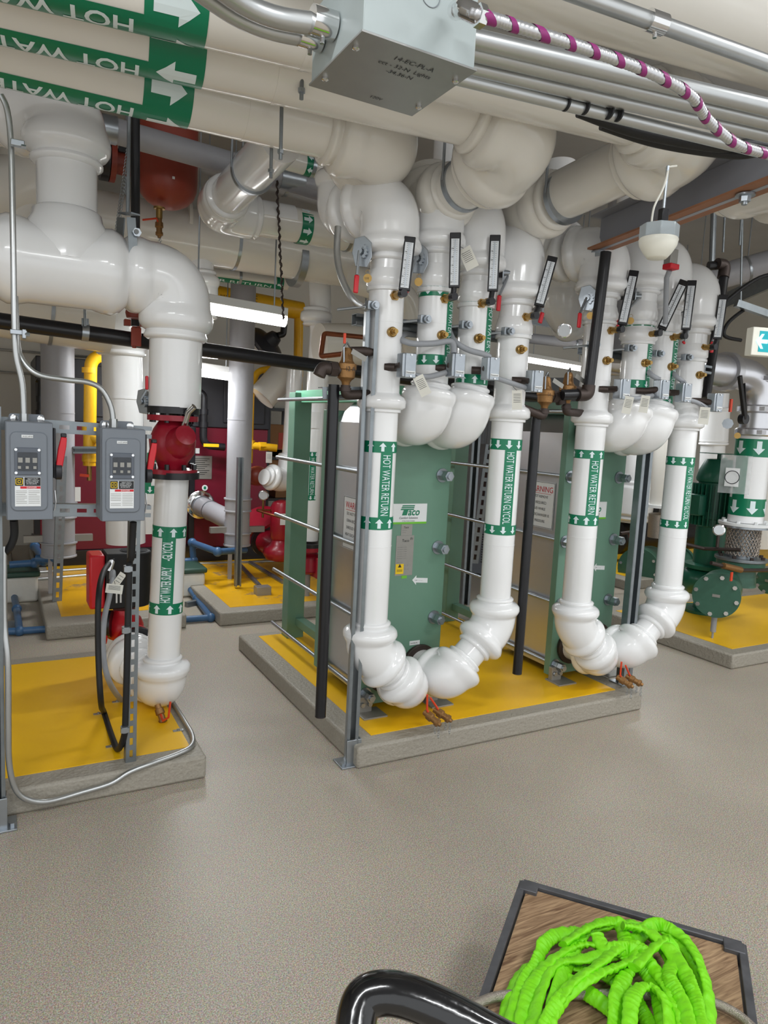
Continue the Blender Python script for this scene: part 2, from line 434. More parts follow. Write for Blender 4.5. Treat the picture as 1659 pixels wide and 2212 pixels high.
pad('grey concrete pad with yellow top under the maroon boiler behind the exchangers', 1.39, 3.3, 4.9, 8.1, 1.5, 3.2, 5.03, 8.0)
pad('short yellow topped concrete pad far back at the left photo edge', -1.6, .1, 6.3, 7.9, -1.5, .03, 6.45, 7.8)
pad('grey concrete pad with yellow top under the green pump at right', 4.28, 7.6, 2.86, 4.12, 4.40, 7.5, 2.955, 4.0)
pad('concrete pad behind the green pump pad, under the rear green pump', 5.45, 9.3, 4.85, 6.4, 5.6, 9.2, 4.97, 6.3)

def strip_light(label, p, q, w=.07, power=12, group='tube lights'):
    p = Vec(p); q = Vec(q); t = thing('strip_light', label, 'strip light', (p+q)/2, group)
    d = (q-p).normalized(); u = d.cross(Z_).normalized()
    obj('housing', MB().bar(p+Z_*.045, q+Z_*.045, w, .05), WHITE, t, bev=.004)
    obj('diffuser', MB().tube([p, q], w*.42, 12), TUBE, t, label='glowing white diffuser')
    for f in (.12, .88): k = lerp(p, q, f); obj('suspension_rod', MB().cyl(k+Z_*.06, Vec((k.x, k.y, 3.7)), .005, 8), ZINC, t)
    ang = math.atan2(d.y, d.x)
    l = area_light((p+q)/2-Z_*.06, (q-p).length, w, power, (0, 0, ang)); l.parent = t; l.matrix_parent_inverse = Matrix.Translation(-t.location)
strip_light('glowing strip light behind the big left elbow, above the black pipe', V(400, 655, 4.3), V(616, 692, 4.3), .1, 9)
strip_light('glowing strip light in front of the maroon boilers, below the black pipe', V(395, 797, 6.0), V(500, 812, 6.0), .1, 9)
strip_light('long glowing strip light seen between the two riser groups', V(1135, 775, 7.2), V(1265, 797, 7.2), .1, 18)
strip_light('glowing strip light behind the left vertical white pipe', (.75, 5.7, 2.0), (1.55, 5.7, 2.0), .09, 9)
strip_light('glowing strip light behind the right riser group', (4.9, 4.9, 2.15), (6.3, 4.9, 2.15), .1, 14)
# unseen strip lamps added around the viewpoint to light the room, positions guessed
for i, (x, y) in enumerate([(-.9, .2), (.9, -1.3), (2.9, .2), (4.6, 1.2)]):
    strip_light('glowing strip light of the near part of the room, %s' % ['left of the viewpoint', 'behind the viewpoint', 'over the cart', 'over the right aisle'][i], (x-.7, y, 3.16), (x+.7, y, 3.16), .12, AREA_W, 'tube lights')

# ============================================================ HEAT EXCHANGERS
def hex_nut_set(p, d, r, parent, L=.06):
    n = MB(); n.lathe(p, d, [(0, r*1.35), (.006, r*1.35)], 20); n.hexa(Vec(p)+Vec(d)*.006, d, r, L*.42); n.hexa(Vec(p)+Vec(d)*(.008+L*.42), d, r, L*.42)
    n.cyl(Vec(p), Vec(p)+Vec(d)*(L+.006), r*.6, 12)
    return obj('hex_nut', n, ZINC, parent, smooth=30)
ROD_Z = (1.63, 1.27, .906, .545, .19)
def sticker(parent, o, ux, uy, w, h, m, name='label_plate', th=.0012, label=None):
    ux = Vec(ux).normalized(); uy = Vec(uy).normalized()
    return obj(name, MB().box(Vec(o), (w, h, th), (ux, uy, ux.cross(uy))), m, parent, smooth=0, label=label)
def writing(parent, lines, m=BLK, name='lettering'):
    mb = MB()
    for body, size, o, ux, uy, sx in lines: flat_text(mb, body, size, o, ux, uy, sx)
    return obj(name, mb, m, parent, smooth=0)
def heat_exchanger(dx, label):
    x0, x1 = 1.525+dx, 1.99+dx; xc = (x0+x1)/2
    t = thing('plate_heat_exchanger', label, 'heat exchanger', (xc, 3.5, .1), 'green plate heat exchangers')
    fp = obj('front_plate', MB().box((xc, 2.97, .88), (x1-x0, .045, 1.5)), GREEN, t, bev=.003)
    obj('back_plate', MB().box((xc, 3.50, .86), (x1-x0-.02, .04, 1.42)), GREEN, t, bev=.003)
    sh = MB(); sh.box((xc, 3.235, .84), (.31, .46, 1.32)); obj('plate_pack', sh, DARK, t)
    s = MB()
    for x in (x0+.055, x1-.055): s.box((x, 3.235, .83), (.003, .485, 1.36))
    # hood sloping up to the carrying bar
    s.add([(x0+.055, 3.0, 1.51), (x0+.055, 3.475, 1.51), (xc-.05, 3.475, 1.63), (xc-.05, 3.0, 1.63)], [(0, 1, 2, 3)])
    s.add([(x1-.055, 3.0, 1.51), (x1-.055, 3.475, 1.51), (xc+.05, 3.475, 1.63), (xc+.05, 3.0, 1.63)], [(0, 1, 2, 3)])
    obj('side_shroud', s, ALU, t, smooth=0, label='brushed aluminium side shroud')
    obj('carrying_bar', MB().box((xc-.06, 3.6, 1.655), (.07, 1.33, .075)), LITGREEN if dx == 0 else GREEN, t, bev=.003)  # left bar is painted as lit from above, right one keeps plain green
    obj('guide_bar', MB().box((xc-.05, 3.6, .21), (.06, 1.3, .05)), GREEN, t, bev=.002)
    obj('support_column', MB().box((xc-.078, 4.22, .89), (.115, .1, 1.58)), GREEN, t, bev=.004)
    for z in ROD_Z:
        for x in (x0+.03, x1-.05):
            if z > 1.6 and x > xc: continue
            obj('tie_rod', MB().cyl((x, 2.93, z), (x, 4.27 if x < xc else 3.98, z), .0115, 14), ZINC, t)
            if z < 1.5: hex_nut_set((x if x > xc else x+.01, 2.947, z), (0, -1, 0), .026 if z > .3 else .024, t, .075)
    for x in (x0+.01, x1-.07):
        f = MB(); f.box((x+.02, 2.93, .14), (.07, .03, .09)); f.box((x+.04, 2.9, .105), (.13, .12, .01)); obj('foot', f, PLATE, t, bev=.002)
        for k in (-1, 1): obj('anchor_bolt', MB().hexa((x+.02+.02*k, 2.912, .15), (0, -1, 0), .012, .012), ZINC, t)
    # gasket flanges at the four nozzles
    for x, z in ((xc-.09, 1.52), (xc+.11, 1.52), (xc-.09, .29), (xc+.11, .31)):
        obj('nozzle_flange', MB().cyl((x, 2.945, z), (x, 2.925, z), .1, 28), IRON, t, bev=.002)
    F = 2.9465; ux, uy = X_, Z_
    # maker's plates on the front
    c = Vec((1.765+dx, F, 1.08)); logo = sticker(t, c, ux, uy, .195, .098, PAPER, 'maker_sign', label='white and green maker sign')
    obj('stripe', MB().box(c-Z_*.046-Y_*.001, (.195, .001, .01)), LIME, logo, smooth=0)
    lg = MB()
    flat_text(lg, 'aco', .052, c+Vec((-.012, -.001, -.008)), X_, Z_+X_*.18, .9, bold=.0012)
    for k in range(3): lg.add([c+Vec((-.055+.004*k, -.0018, .018+.009*k)), c+Vec((.02+.002*k, -.0018, .018+.009*k)), c+Vec((.023+.002*k, -.0018, .024+.009*k)), c+Vec((-.05+.004*k, -.0018, .024+.009*k))], [(0, 1, 2, 3)])
    lg.add([c+Vec((-.045, -.0018, -.008)), c+Vec((-.018, -.0018, -.008)), c+Vec((-.01, -.0018, .018)), c+Vec((-.036, -.0018, .018))], [(0, 1, 2, 3)])
    obj('logo', lg, BAND, logo, smooth=0)
    writing(logo, [('Comfort Solutions', .0165, c+Vec((-.06, -.001, -.026)), X_, Z_+X_*.2, .85), ('A Taco Family Company', .008, c+Vec((-.042, -.001, -.038)), X_, Z_, .9)], BLK)
    sticker(t, Vec((1.752+dx, F, 1.0)), ux, uy, .063, .055, PLATE, 'paper_sticker')
    writing(t, [('Taco', .014, Vec((1.735+dx, F-.001, 1.008)), X_, Z_, 1), ('-------- ---', .007, Vec((1.727+dx, F-.001, .995)), X_, Z_, 1), ('--- -----', .007, Vec((1.727+dx, F-.001, .985)), X_, Z_, 1)])
    c = Vec((1.747+dx, F, .872)); dp = sticker(t, c, ux, uy, .1, .2, PLATE, 'rating_plate', label='grey metal rating plate')
    rows = [('Taco', .02, c+Vec((-.018, -.001, .068)), X_, Z_, 1), ('(5)', .014, c+Vec((.027, -.001, .08)), X_, Z_, 1)]
    for k in range(6): rows.append(('---- ------- -- ------', .0085, c+Vec((-.042, -.001, .04-.011*k)), X_, Z_, .9))
    rows += [('------  -----', .008, c+Vec((-.042, -.001, -.035)), X_, Z_, 1), ('-- ---   ---', .008, c+Vec((-.005, -.001, -.05)), X_, Z_, 1), ('-- ---   ---', .008, c+Vec((-.002, -.001, -.07)), X_, Z_, 1)]
    writing(dp, rows)
    yl = sticker(dp, c+Vec((-.024, -.001, -.066)), ux, uy, .045, .05, YLAB, 'warning_sticker', label='yellow warning sticker')
    tri = MB(); tri.prism([(-.01, 0), (.01, 0), (0, .018)], c+Vec((-.024, -.0022, -.058)), X_, Z_, .0006); tri.prism([(-.016, -.02), (.016, -.02), (.016, -.018), (-.016, -.018)], c+Vec((-.024, -.0022, -.052)), X_, Z_, .0006)
    tri.prism([(-.016, -.02), (.016, -.02), (.016, -.018), (-.016, -.018)], c+Vec((-.024, -.0022, -.058)), X_, Z_, .0006); obj('print', tri, BLK, yl, smooth=0)
    sticker(t, Vec((1.752+dx, F, .764)), ux, uy, .03, .014, LIME, 'small_sticker', label='small lime sticker')
    a = MB(); a.prism([(-.045, 0), (-.022, .024), (-.022, .012), (.045, .012), (.045, -.012), (-.022, -.012), (-.022, -.024)], Vec((1.845+dx, F, .742)), X_-Z_*.08, Z_, .0012)
    obj('arrow_sticker', a, PAPER, t, smooth=0); writing(t, [('Link  -- -- -----', .008, Vec((1.815+dx, F-.001, .742)), X_-Z_*.08, Z_, 1)])
    for (x, z, s) in ((1.645, 1.435, 'Cold Side  IN'), (1.905, 1.43, 'Cold Side  OUT'), (1.835, .42, 'Cold Side  IN')):
        sticker(t, Vec((x+dx, F, z)), ux, uy, .06, .022, PAPER, 'port_label'); writing(t, [(s, .0085, Vec((x+dx-.025, F-.001, z-.003)), X_, Z_, .85)])
    # caution sheet riveted to the left shroud
    xs = x0+.052
    o = S(757, 1130, xs) if dx == 0 else S(1149, 1086, xs)
    c = Vec((xs-.002, o.y, o.z)); w, h = (.36, .27) if dx == 0 else (.34, .27)
    c.y = 3.17 if dx == 0 else min(c.y, 3.2)
    sg = sticker(t, c, -Y_, Z_, .26, .27, PAPER, 'warning_sign', label='white WARNING sign')
    ln = [('WARNING', .048, c+Vec((-.001, .105, .075)), -Y_, Z_, .95)]
    writing(sg, ln, DANGER)
    tx = ['DO NOT REMOVE', 'OSHA REQUIRED', 'SHROUD WHILE', 'HEAT EXCHANGER IS', 'UNDER PRESSURE.']
    writing(sg, [(b, .022, c+Vec((-.001, .1-.012*(len(b) < 14), .04-.036*k)), -Y_, Z_, .92) for k, b in enumerate(tx)])
    bd = MB()
    for s_ in (-1, 1): bd.box(c+Vec((-.001, 0, s_*.131)), (.001, .254, .002)); bd.box(c+Vec((-.001, s_*.126, 0)), (.001, .002, .262))
    obj('border', bd, BLK, sg, smooth=0)
    bd = MB().box(c+Vec((-.001, 0, .066)), (.001, .2, .002)); obj('underline', bd, DANGER, sg, smooth=0)
    return t
heat_exchanger(0, 'green plate heat exchanger with aluminium shroud, left one, behind the large upward arrow pipe')
heat_exchanger(1.225, 'green plate heat exchanger, right one, its sign crossed by a black drain pipe')

# ============================================================ RISERS
RP = .075
def riser(label, pts, covers, marks, r=RP, m=WHITE, cat='insulated pipe', bend=.1, collars=(), group='insulated risers at the exchangers', seams=()):
    base = Vec(pts[0]); t = thing('insulated_pipe', label, cat, base, group)
    pipe(t, pts, r, m, 'pipe_jacket', bend, 32)
    for cv in covers: cover(t, cv[0], r, m, *cv[1:])
    for c in collars: collar(t, c[0], c[1], r, m, *c[2:])
    for f in marks: f(t)
    for p, d in seams: obj('seam_tape', ring(MB(), p, d, r+.0002, .004, .0009), m, t)
    return t
def marks_vertical(x, y, z_top, z_mid0, z_mid1, z_bot, sign, text=None, a=.0, size=.052, up=False, wd=.058, r=RP, u=None):
    """two arrow bands with a lettered strip between: band z_top..z_mid0, strip z_mid0..z_mid1, band z_mid1..z_bot"""
    def f(t):
        w = Wrap(t, (x, y, 0), Z_, r, u)
        w.band(z_mid0, z_top, sign, pitch=.054); w.band(z_bot, z_mid1, sign, pitch=.054)
        if text:
            w.strip(z_mid1, z_mid0, a, wd)
            if up: w.fit(text, z_mid1+.008, z_mid0-.008, a, size, -1)
            else: w.fit(text, z_mid0-.008, z_mid1+.008, a, size, 1)
        w.done()
    return f
def zs(px, ys, y=2.63): return [V(px, yy, y).z for yy in ys]
Y0 = 2.70
def group(dx, xs, names, bands, lows, ztop):
    (xa, xb, xc_, xd) = xs
    # outer left riser
    n = names
    za = zs(*bands[0]); zb = zs(*bands[1]); zc = zs(*bands[2]); zd = zs(*bands[3])
    xl, xr = 1.67+dx, 1.875+dx
    top = 2.42
    riser(n[0], [(xa, Y0, .4), (xa, Y0, .5)] and [(xl, 2.93, .29), (xl, Y0, .29), (xa, Y0, lows[0]), (xa, Y0, top), (xa-.09, Y0+.28, top), (xa-.09, Y0+.28, 2.9)],
          [([(xa, Y0, lows[0]+.14), (xa, Y0, lows[0]), lerp((xa, Y0, lows[0]), (xl, Y0, .29), .52)], 1.42, 1.0, .13),
           ([lerp((xa, Y0, lows[0]), (xl, Y0, .29), .55), (xl, Y0, .29), (xl, 2.86, .29)], 1.4, .9, .12),
           ([(xa, Y0, top-.24), (xa, Y0, top), (xa-.07, Y0+.2, top)], 1.65, .75, .16),
           ([(xa-.06, Y0+.16, top), (xa-.09, Y0+.28, top), (xa-.09, Y0+.28, top+.2)], 1.55, .8, .14)],
          [marks_vertical(xa, Y0, *za, 1, 'HOT WATER RETURN', .038)],
          collars=[((xa, Y0, ztop[0]), Z_, 1.4, 1.1), ((xa, Y0, 2.1), Z_, 1.17, 1.2)],
          seams=[((xa, Y0, .98), Z_), ((xa, Y0, 1.93), Z_), ((xa, Y0, 1.78), Z_)])
    riser(n[1], [(xl, 2.93, 1.53), (xl, Y0, 1.53), (xb, Y0, 1.66), (xb, Y0, 2.5), (xb, Y0+.35, 2.5)],
          [([(xb, Y0, 1.70), (xl, Y0, 1.53), (xl, 2.93, 1.53)], 1.5, .55, .15),
           ([(xb, Y0, 2.24), (xb, Y0, 2.5), (xb, Y0+.22, 2.5)], 1.4, .8, .15)],
          [marks_vertical(xb, Y0, *zb, -1, 'HOT WATER SUPPLY', .085)],
          collars=[((xb, Y0, 2.14), Z_, 1.15, 1.6)]+([((xb, Y0, 2.03), Z_, 1.28, 1.2)] if dx else []), seams=[((xb, Y0, 1.86), Z_), ((xb, Y0, 1.95), Z_)])
    riser(n[2], [(xr, 2.93, 1.52), (xr, Y0, 1.52), (xc_, Y0, 1.66), (xc_, Y0, 2.46), (xc_+.03, Y0+.35, 2.46), (xc_+.03, Y0+.35, 2.9)],
          [([(xc_, Y0, 1.70), (xr, Y0, 1.52), (xr, 2.93, 1.52)], 1.5, .55, .15),
           ([(xc_, Y0, 2.18), (xc_, Y0, 2.46), (xc_+.02, Y0+.22, 2.46)], 1.5, .7, .16)],
          [marks_vertical(xc_, Y0, *zc, 1, 'HOT WATER SUPPLY', .085)],
          collars=[((xc_, Y0, 2.1), Z_, 1.15, 1.5)], seams=[((xc_, Y0, 1.83), Z_), ((xc_, Y0, 1.92), Z_)])
    riser(n[3], [(xr, 2.93, .31), (xr, Y0, .31), (xd, Y0, lows[1]), (xd, Y0, 2.36), (xd+.05, Y0+.32, 2.36), (xd+.05, Y0+.32, 2.9)],
          [([(xd, Y0, lows[1]+.15), (xd, Y0, lows[1]), lerp((xd, Y0, lows[1]), (xr, Y0, .31), .45)], 1.42, 1.0, .13),
           ([lerp((xd, Y0, lows[1]), (xr, Y0, .31), .6), (xr, Y0, .31), (xr, 2.86, .31)], 1.46, 1.0, .12),
           ([(xd, Y0, 2.08), (xd, Y0, 2.36), (xd+.03, Y0+.22, 2.36)], 1.6, .8, .16)],
          [marks_vertical(xd, Y0, *zd, -1, 'HOT WATER RETURN GLYCOL', .066 if dx else .028)],
          collars=[((xd, Y0, ztop[1]), Z_, 1.4, 1.1), ((xd, Y0, 1.98), Z_, 1.17, 1.3)],
          seams=[((xd, Y0, .96), Z_), ((xd, Y0, 1.88), Z_), ((xd, Y0, 1.75), Z_)])
group(0, (1.445, 1.69, 1.905, 2.13),
      ['white insulated riser with upward arrows reading HOT WATER RETURN, leftmost of the left exchanger group',
       'white insulated pipe with downward arrow bands beside the leftmost riser of the left exchanger',
       'white insulated pipe with upward arrow bands, third from the left at the left exchanger',
       'white insulated riser with downward arrows reading HOT WATER RETURN GLYCOL, left exchanger'],
      [(818, (953, 978, 1118, 1145)), (938, (612, 637, 765, 788)), (1022, (628, 652, 808, 830)), (1082, (948, 972, 1136, 1157))],
      (.50, .55), (V(822, 870, 2.7).z, V(1098, 893, 2.7).z))
group(1.225, (2.67, 2.95, 3.14, 3.37),
      ['white insulated riser with upward arrows reading HOT WATER RETURN, leftmost of the right exchanger group',
       'white insulated pipe with downward arrow bands in the middle of the right exchanger group',
       'white insulated pipe with upward arrow bands behind the tilted thermometer, right exchanger group',
       'white insulated riser with downward arrows at the far right of the right exchanger group'],
      [(1258, (972, 991, 1115, 1137)), (1380, (693, 712, 820, 838)), (1445, (705, 722, 858, 876)), (1460, (987, 1006, 1126, 1143))],
      (.50, .53), (V(1297, 905, 2.7).z, V(1492, 915, 2.7).z))

# ---- devices screwed into the risers
def thermometer(label, b, lo, hi, yb=2.615, yc=2.56, face=.046):
    b = V(*b, yb); lo = V(*lo, yc); hi = V(*hi, yc)
    t = thing('stem_thermometer', label, 'thermometer', b, 'stem thermometers on the risers')
    ax = (hi-lo).normalized(); L = (hi-lo).length
    nrm = (EYE-(lo+hi)/2).normalized(); nrm = (nrm-ax*nrm.dot(ax)).normalized(); sd = ax.cross(nrm)
    obj('thermowell', MB().hexa(b+Y_*.02, -Y_, .021, .02).cyl(b+Y_*.0, b-Y_*.035, .015).hexa(b-Y_*.03, -Y_, .018, .014), BRASS, t)
    obj('pivot', MB().cyl(b-Y_*.04, b-Y_*.07, .016).tube([b-Y_*.055, lo-nrm*.005+ax*.01], .012, 12), BLACKP, t)
    k = .034
    cs = MB(); cs.box((lo+hi)/2, (face, .02, L), (sd, nrm, ax))
    c = obj('case', cs, BLACKP, t, bev=.003)
    obj('scale', MB().box((lo+hi)/2+nrm*.0105-ax*L*.035, (face*.72, .002, L*.84), (sd, nrm, ax)), FACE, c, smooth=0, label='white scale')
    tk = MB()
    for i in range(21):
        s = -L*.4+L*.76*i/20; ln = face*(.10 if i % 5 else .18)
        for q in (-1, 1): tk.box((lo+hi)/2+nrm*.0119+ax*s+sd*(q*face*.14), (ln, .0006, .0008), (sd, nrm, ax))
        if i % 4 == 0 and i < 20: flat_text(tk, str(30+i*10), .0085, (lo+hi)/2+nrm*.0117+ax*(s-.003)-sd*face*.36, -sd if sd.dot(X_) < 0 else sd, ax, .8) if sd.dot(X_) > 0 else flat_text(tk, str(30+i*10), .0085, (lo+hi)/2+nrm*.0117+ax*(s-.003)-sd*(-face*.36)-sd*0, -sd, ax, .8)
    obj('ticks', tk, BLK, c, smooth=0)
    obj('glass_tube', MB().box((lo+hi)/2+nrm*.0125-ax*L*.03, (.0035, .002, L*.8), (sd, nrm, ax)), ZINC, c, smooth=0)
    return t
TH = [((855, 638), (873, 628), (886, 512), 'black cased thermometer leaning slightly on the leftmost riser of the left exchanger'),
      ((963, 645), (981, 622), (984, 503), 'black cased upright thermometer above the first downward arrow band, left group'),
      ((1043, 655), (1064, 630), (1070, 508), 'black cased upright thermometer above the upward arrow band, left group'),
      ((1138, 685), (1164, 662), (1194, 555), 'black cased thermometer tilted right on the last riser of the left group'),
      ((1322, 714), (1344, 702), (1370, 585), 'black cased thermometer beside the long black post, right group'),
      ((1403, 722), (1429, 711), (1478, 607), 'strongly tilted black thermometer crossing an upright one'),
      ((1458, 728), (1481, 713), (1495, 606), 'upright black thermometer touching the strongly tilted one'),
      ((1522, 751), (1549, 733), (1563, 637), 'black cased thermometer at the far right end of the right group')]
for b, lo, hi, lb in TH: thermometer(lb, b, lo, hi)
PL = ['leftmost riser of the left group', 'second pipe of the left group', 'third pipe of the left group', 'last riser of the left group',
      'leftmost riser of the right group', 'second pipe of the right group', 'third pipe of the right group', 'last riser of the right group']
PLG = [(848, 717), (956, 724), (1036, 731), (1126, 755), (1312, 779), (1396, 784), (1452, 792), (1513, 810)]
for p, nm in zip(PLG, PL):
    b = V(*p, 2.618); m = MB().lathe(b+Y_*.015, -Y_, [(0, .021), (.018, .021), (.022, .017)], 20).hexa(b-Y_*.005, -Y_, .014, .018).cyl(b-Y_*.02, b-Y_*.034, .009, 12)
    tag(obj('brass_test_plug', m, BRASS), 'small round brass test plug on the '+nm, 'test plug', 'brass test plugs')
def pressure_switch(label, nip, box_, yb=2.60):
    a = V(*nip, 2.62); c = V(*box_, yb-.04)
    t = thing('pressure_switch', label, 'pressure switch', c, 'metal switch boxes on the risers')
    obj('pipe_nipple', MB().tube([a+Vec((-.02, .02, 0)), a+Vec((.02, -.01, 0)), c-X_*.02], .017, 14), IRON, t)
    o = obj('switch_box', MB().box(c, (.062, .05, .098)), ZINC, t, bev=.004)
    obj('cover', MB().box(c-Y_*.027+X_*.006, (.05, .006, .098)), ZINC, t, bev=.002)
    lb = obj('nameplate', MB().box(c+Vec((.006, -.031, -.028)), (.044, .0012, .012)), PAPER, t, smooth=0)
    writing(lb, [('Honeywell', .0095, c+Vec((-.0145, -.0318, -.0315)), X_, Z_, .92)])
    s = MB()
    for z in (-.043, .043): s.cyl(c+Vec((.006, -.03, z)), c+Vec((.006, -.034, z)), .004, 10)
    obj('screw', s, CHROME, t)
    return c
SW = [((845, 793), (877, 790)), ((955, 795), (983, 790)), ((1032, 800), (1058, 797)), ((1119, 822), (1153, 824)),
      ((1306, 841), (1342, 841)), ((1386, 844), (1427, 842)), ((1441, 848), (1475, 849)), ((1506, 866), (1543, 870))]
SC = [pressure_switch('grey metal pressure switch box on the '+nm, a, b) for (a, b), nm in zip(SW, PL)]
def cable(label, pts, r, m, name='flexible_conduit', cat='conduit', group=None, smooth_seg=6, n=12, fittings=None):
    t = obj(name, MB().tube(curve(pts, smooth_seg), r, n), m); tag(t, label, cat, group)
    if fittings:
        for p, d in fittings: obj('connector', MB().hexa(Vec(p)-Vec(d)*.015, d, r*1.5, .03), fittings and m, t)
    return t
fg = 'grey flexible conduits between the switches'
cable('grey flexible conduit joining the first two switch boxes of the left group', [SC[0]+Vec((.03, .02, -.03)), lerp(SC[0], SC[1], .5)+Vec((0, .03, -.045)), SC[1]+Vec((-.03, .02, -.03))], .012, GREYC, group=fg)
cable('grey flexible conduit looping left from the second switch of the left group', [SC[1]+Vec((-.01, .0, .05)), V(975, 738, 2.58), V(935, 742, 2.59), V(890, 742, 2.61), V(866, 732, 2.66), V(876, 722, 2.8), V(900, 724, 2.85)], .013, GREYC, group=fg)
cable('grey flexible conduit rising left from the third switch of the left group', [SC[2]+Vec((-.005, 0, .05)), V(1045, 765, 2.56), V(1010, 755, 2.58), V(980, 735, 2.62), V(968, 705, 2.8)], .013, GREYC, group=fg)
cable('grey flexible conduit joining the last two switch boxes of the left group', [SC[2]+Vec((.03, .02, -.03)), lerp(SC[2], SC[3], .5)+Vec((0, .02, -.03)), SC[3]+Vec((-.03, .02, -.03))], .012, GREYC, group=fg)
cable('grey flexible conduit joining the first two switch boxes of the right group', [SC[4]+Vec((.03, .02, -.03)), lerp(SC[4], SC[5], .5)+Vec((0, .03, -.045)), SC[5]+Vec((-.03, .02, -.03))], .012, GREYC, group=fg)
cable('short grey conduit above the second switch of the right group', [SC[5]+Vec((-.01, 0, .05)), V(1420, 818, 2.57), V(1405, 808, 2.6), V(1390, 790, 2.7)], .013, GREYC, group=fg)
cable('short grey conduit above the third switch of the right group', [SC[6]+Vec((-.005, 0, .05)), V(1477, 826, 2.57), V(1460, 812, 2.6), V(1445, 795, 2.7)], .013, GREYC, group=fg)
cable('grey flexible conduit joining the last two switch boxes of the right group', [SC[6]+Vec((.03, .02, -.03)), lerp(SC[6], SC[7], .5)+Vec((0, .02, -.02)), SC[7]+Vec((-.03, .02, -.03))], .012, GREYC, group=fg)

def butterfly(label, px, r0=.046, dirx=-1, handle=None, disc=None, yb=2.66):
    c = V(*px, yb); t = thing('valve_handle', label, 'valve handle', c, 'lever plates of the butterfly valves')
    d = Vec((dirx*.75, -.66, 0)).normalized(); ux = d.cross(Z_).normalized()
    obj('throttle_plate', MB().prism([(-.6*r0, -1.3*r0), (.5*r0, -1.2*r0), (.9*r0, 0), (.7*r0, 1.2*r0), (-.2*r0, 1.4*r0), (-.9*r0, .8*r0), (-1.0*r0, -.4*r0)], c, ux, Z_, .006), ZINC, t, bev=.002)
    b = MB()
    for k in range(5):
        a = 2.0+k*.5; b.cyl(c+d*.004+(ux*math.cos(a)+Z_*math.sin(a))*r0*.55, c+d*.018+(ux*math.cos(a)+Z_*math.sin(a))*r0*.55, .007, 10)
    b.cyl(c-d*.04, c+d*.03, .014, 14); obj('bolts', b, ZINC, t)
    obj('neck', MB().cyl(c-d*.07, c-d*.004, .02, 16), BLACKP, t)
    if handle:
        h0, h1 = V(*handle[0], yb-.03), V(*handle[1], yb-.03)
        obj('lever', MB().tube([c+d*.025, h0], .006, 10), ZINC, t)
        obj('grip', MB().bar(h0, h1, .012, .02), REDP, t, bev=.004, label='red plastic grip')
    if disc:
        p = V(*disc, yb-.05); u2 = (EYE-p).normalized()
        g = MB().cyl(p, p+u2*.002, .017, 24); q = obj('brass_disc', g, BRASS, t); torus(gg := MB(), p+Z_*.022, u2, .009, .0008, 16, 6); obj('ring', gg, BRASS, q)
        if disc == (794, 601):
            rt = u2.cross(Z_)*-1; flat_text(tt := MB(), '030', .013, p+u2*.0022-rt*.012-Z_*.004, rt, Z_, .9); obj('number', tt, BLK, q, smooth=0)
butterfly('zinc lever plate with red grip and brass disc 030, leftmost riser', (781, 545), handle=((771, 594), (768, 633)), disc=(794, 601))
butterfly('zinc lever plate with a red brass disc behind the first thermometer', (903, 560), disc=(904, 609), handle=((880, 618), (877, 632)))
butterfly('black and zinc lever arc right of the upright thermometer, left group', (1088, 590), dirx=1, r0=.04, handle=((1079, 638), (1076, 672)))
butterfly('lever with red grip behind the tilted thermometer of the left group', (1165, 610), dirx=1, r0=.035, handle=((1172, 675), (1166, 698)))
butterfly('zinc lever plate with scale, red grip and brass disc beside the black post', (1268, 645), handle=((1253, 676), (1250, 708)), disc=(1275, 682))
butterfly('lever with brass disc behind the first thermometer of the right group', (1372, 640), dirx=1, r0=.03, disc=(1362, 693), handle=((1337, 690), (1335, 706)))
butterfly('lever with red grip below the upright thermometer of the right group', (1495, 668), dirx=1, r0=.03, handle=((1478, 738), (1476, 742)))
butterfly('lever with red grip behind the last thermometer of the right group', (1545, 690), dirx=1, r0=.03, handle=((1539, 738), (1537, 762)))

def paper_tag(label, px, w, h, rot, y=2.52, m=TAG, lines=6):
    c = V(*px, y); n = (EYE-c).normalized(); u = n.cross(Z_).normalized()*-1; v = n.cross(u); v = v if v.z > 0 else -v
    ca, sa = math.cos(rot), math.sin(rot); ux = u*ca+v*sa; uy = v*ca-u*sa
    t = obj('paper_tag', MB().box(c, (w, h, .0012), (ux, uy, ux.cross(uy))), m, None, smooth=0); tag(t, label, 'tag', 'paper tags hanging on the pipes')
    s = MB()
    for i in range(lines):
        s.box(c+n*.0012+uy*(h*.0+h*.3-h*.5*i/lines)*1+ux*0, (w*.7, .0016, .0004), (ux, uy, ux.cross(uy)))
    obj('print', s, BLK, t, smooth=0)
    obj('string', MB().tube([c+uy*h*.48, c+uy*h*.7+Y_*.03], .001, 6), BLK, t)
    return t
paper_tag('white paper tag hanging tilted over the left rounded elbow', (912, 833), .045, .085, .5)
paper_tag('white paper tag hanging by the last riser of the left group', (1117, 864), .045, .085, .07)
paper_tag('white paper tag at the left of two over the right group elbows', (1356, 875), .042, .085, -.15)
paper_tag('white paper tag at the right of two over the right group elbows', (1392, 873), .042, .085, -.1)
paper_tag('white paper tag beside the last switch box of the right group', (1521, 898), .05, .09, -.05)
paper_tag('tilted white paper tag behind the upright thermometer of the left group', (1012, 558), .055, .09, .5, y=2.56)

